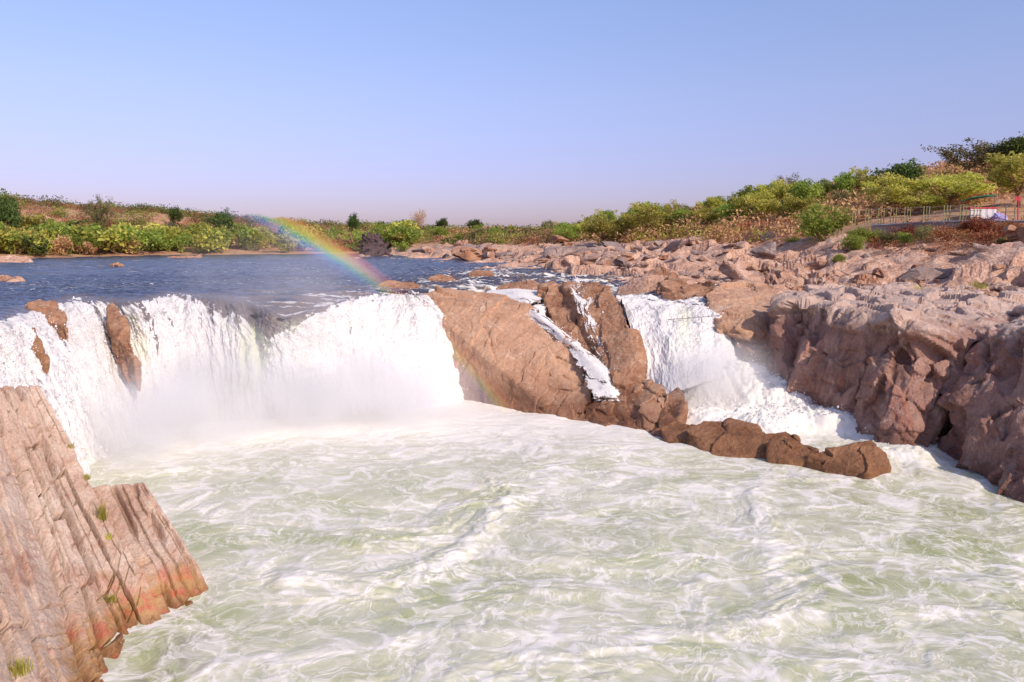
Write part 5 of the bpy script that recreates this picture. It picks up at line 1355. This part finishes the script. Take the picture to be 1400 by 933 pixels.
for px, py, Y, lab, sd in ((1332,388,72,'dry grass tuft on the cliff top near the right edge',7), (1342,391,71,'yellow grass tuft beside the dry one on the cliff top',8), (1252,394,72,'small green tuft among the flat stones of the cliff top',9)):
    p = A(px, py+4, Y); tuft('grass_tuft', lab, p, .9, 60, .7, sd)
tick('structures')

# ------------------------------------------------------------------ mist at the foot of the falls, and the rainbow in it
def mist(label, c, r, dens, seed, ncut=.42):
    m, nt = mat('mist'); N = NT(nt); co = N.n('ShaderNodeTexCoord').outputs['Object']
    ln = N.n('ShaderNodeVectorMath', operation='LENGTH'); N.set(ln.inputs[0], co)
    fall = N.mapr(ln.outputs['Value'], .15, 1.0, 1, 0, True)
    pos = N.n('ShaderNodeNewGeometry').outputs['Position']
    nz = N.noise(N.mapping(pos, (1, 1, 1)), .22, 3, .55)
    d = N.math('MULTIPLY', N.math('MULTIPLY', fall, N.mapr(nz, ncut-.12, ncut+.22)), dens)
    v = N.n('ShaderNodeVolumeScatter'); v.inputs['Color'].default_value = (.99, .97, .97, 1); v.inputs['Anisotropy'].default_value = 0.0; N.set(v.inputs['Density'], d)
    N.out(None, v.outputs[0])
    bm = bmesh.new(); bmesh.ops.create_icosphere(bm, subdivisions=3, radius=1.0); o = bobj('mist', bm, m)
    o.location = c; o.scale = r; m.volume_intersection_method = 'ACCURATE' if hasattr(m, 'volume_intersection_method') else None
    return tag(o, label, 'mist', kind='stuff')
mist('white mist billowing along the foot of the wide waterfall', (-17, 60.5, .5), (18, 8.0, 8.5), .60, 1)
mist('thin mist drifting up over the middle of the wide waterfall', (-19, 63, 8.5), (12, 8, 9), .05, 2)
mist('white mist in front of the left arm of the wide waterfall', (-25, 52.5, .5), (9, 9, 6.5), .40, 3)
mist('white mist at the foot of the narrow waterfall', (16.5, 59.2, 4.2), (6, 4.5, 3.4), .35, 4)
def rainbow():
    ax = -SDIR; apex = Vector((0, 0, CAM_Z)); th = R(41.8); dist = 58.0
    # the arc stands in the spray: pick the circle of droplets about 60 m out
    half = []
    u = ax.cross(Vector((0, 0, 1))).normalized(); v = ax.cross(u)
    Lc = 58.0
    cen = apex+ax*(Lc*math.cos(th)); rad = Lc*math.sin(th)
    def ang(px, py):
        d = Vector([float(c) for c in ray(px, py)]).normalized(); d = d-ax*d.dot(ax); return math.atan2(d.dot(v), d.dot(u))
    a0, a1 = ang(315, 250), ang(702, 560)
    n, k = 60, 14; V = []
    w, t = 2.6, 1.2
    for i in range(n):
        a = a0+(a1-a0)*i/(n-1); e_ = u*math.cos(a)+v*math.sin(a); tp = min(1, 6*i/(n-1)+.25, 6*(n-1-i)/(n-1)+.25)
        for j in range(k):
            b = 2*math.pi*j/k; V.append(e_*(rad+w*math.cos(b))+ax*(t*tp*math.sin(b)))
    i = np.arange(n*k).reshape(n, k); j = np.roll(i, -1, 1)
    F = np.stack([i[:-1], j[:-1], j[1:], i[1:]], -1).reshape(-1, 4)
    V = np.array([tuple(p) for p in V])
    cap0, cap1 = V[:k].mean(0), V[-k:].mean(0); V = np.concatenate([V, [cap0, cap1]]); m0, m1 = n*k, n*k+1
    tri = np.concatenate([np.stack([np.full(k, m0), j[0], i[0]], 1), np.stack([np.full(k, m1), i[-1], j[-1]], 1)])
    me = bpy.data.meshes.new('rainbow'); me.from_pydata([tuple(p) for p in V], [], [tuple(int(c) for c in f) for f in F]+[tuple(int(c) for c in f) for f in tri]); me.update()
    o = obj('rainbow', me); o.location = cen
    m, nt = mat('rainbow_spray'); N = NT(nt); co = N.n('ShaderNodeTexCoord').outputs['Object']
    sb = N.n('ShaderNodeVectorMath', operation='SUBTRACT'); N.set(sb.inputs[0], co); sb.inputs[1].default_value = tuple(apex-cen)
    nm = N.n('ShaderNodeVectorMath', operation='NORMALIZE'); N.set(nm.inputs[0], sb.outputs[0])
    dt = N.n('ShaderNodeVectorMath', operation='DOT_PRODUCT'); N.set(dt.inputs[0], nm.outputs[0]); dt.inputs[1].default_value = tuple(ax)
    f = N.mapr(N.math('ARCCOSINE', dt.outputs['Value']), R(40.2), R(42.7))
    col = N.ramp(f, [(0, (0, 0, 0)), (.20, (.03,.03,.09)), (.38, (.05,.16,.42)), (.50, (.10,.46,.22)), (.60, (.55,.58,.06)), (.71, (.85,.36,.05)), (.84, (.45,.07,.03)), (1, (0, 0, 0))])
    nz = N.noise(N.n('ShaderNodeNewGeometry').outputs['Position'], .15, 2, .5)
    sc = N.n('ShaderNodeVolumeScatter'); N.set(sc.inputs['Color'], col); N.set(sc.inputs['Density'], N.math('MULTIPLY', N.math('MULTIPLY', N.mapr(nz, .3, .65, .4, 1.2), N.mapr(N.n('ShaderNodeSeparateXYZ', i_0=N.n('ShaderNodeNewGeometry').outputs['Position']).outputs[2], 4, 17, 1.7, .30, True)), RAINBOW))
    N.out(None, sc.outputs[0]); me.materials.append(m)
    return tag(o, 'faint rainbow arching through the spray from the far bank down to the tan slab', 'rainbow', kind='stuff')
RAINBOW = .019
rainbow(); tick('mist')
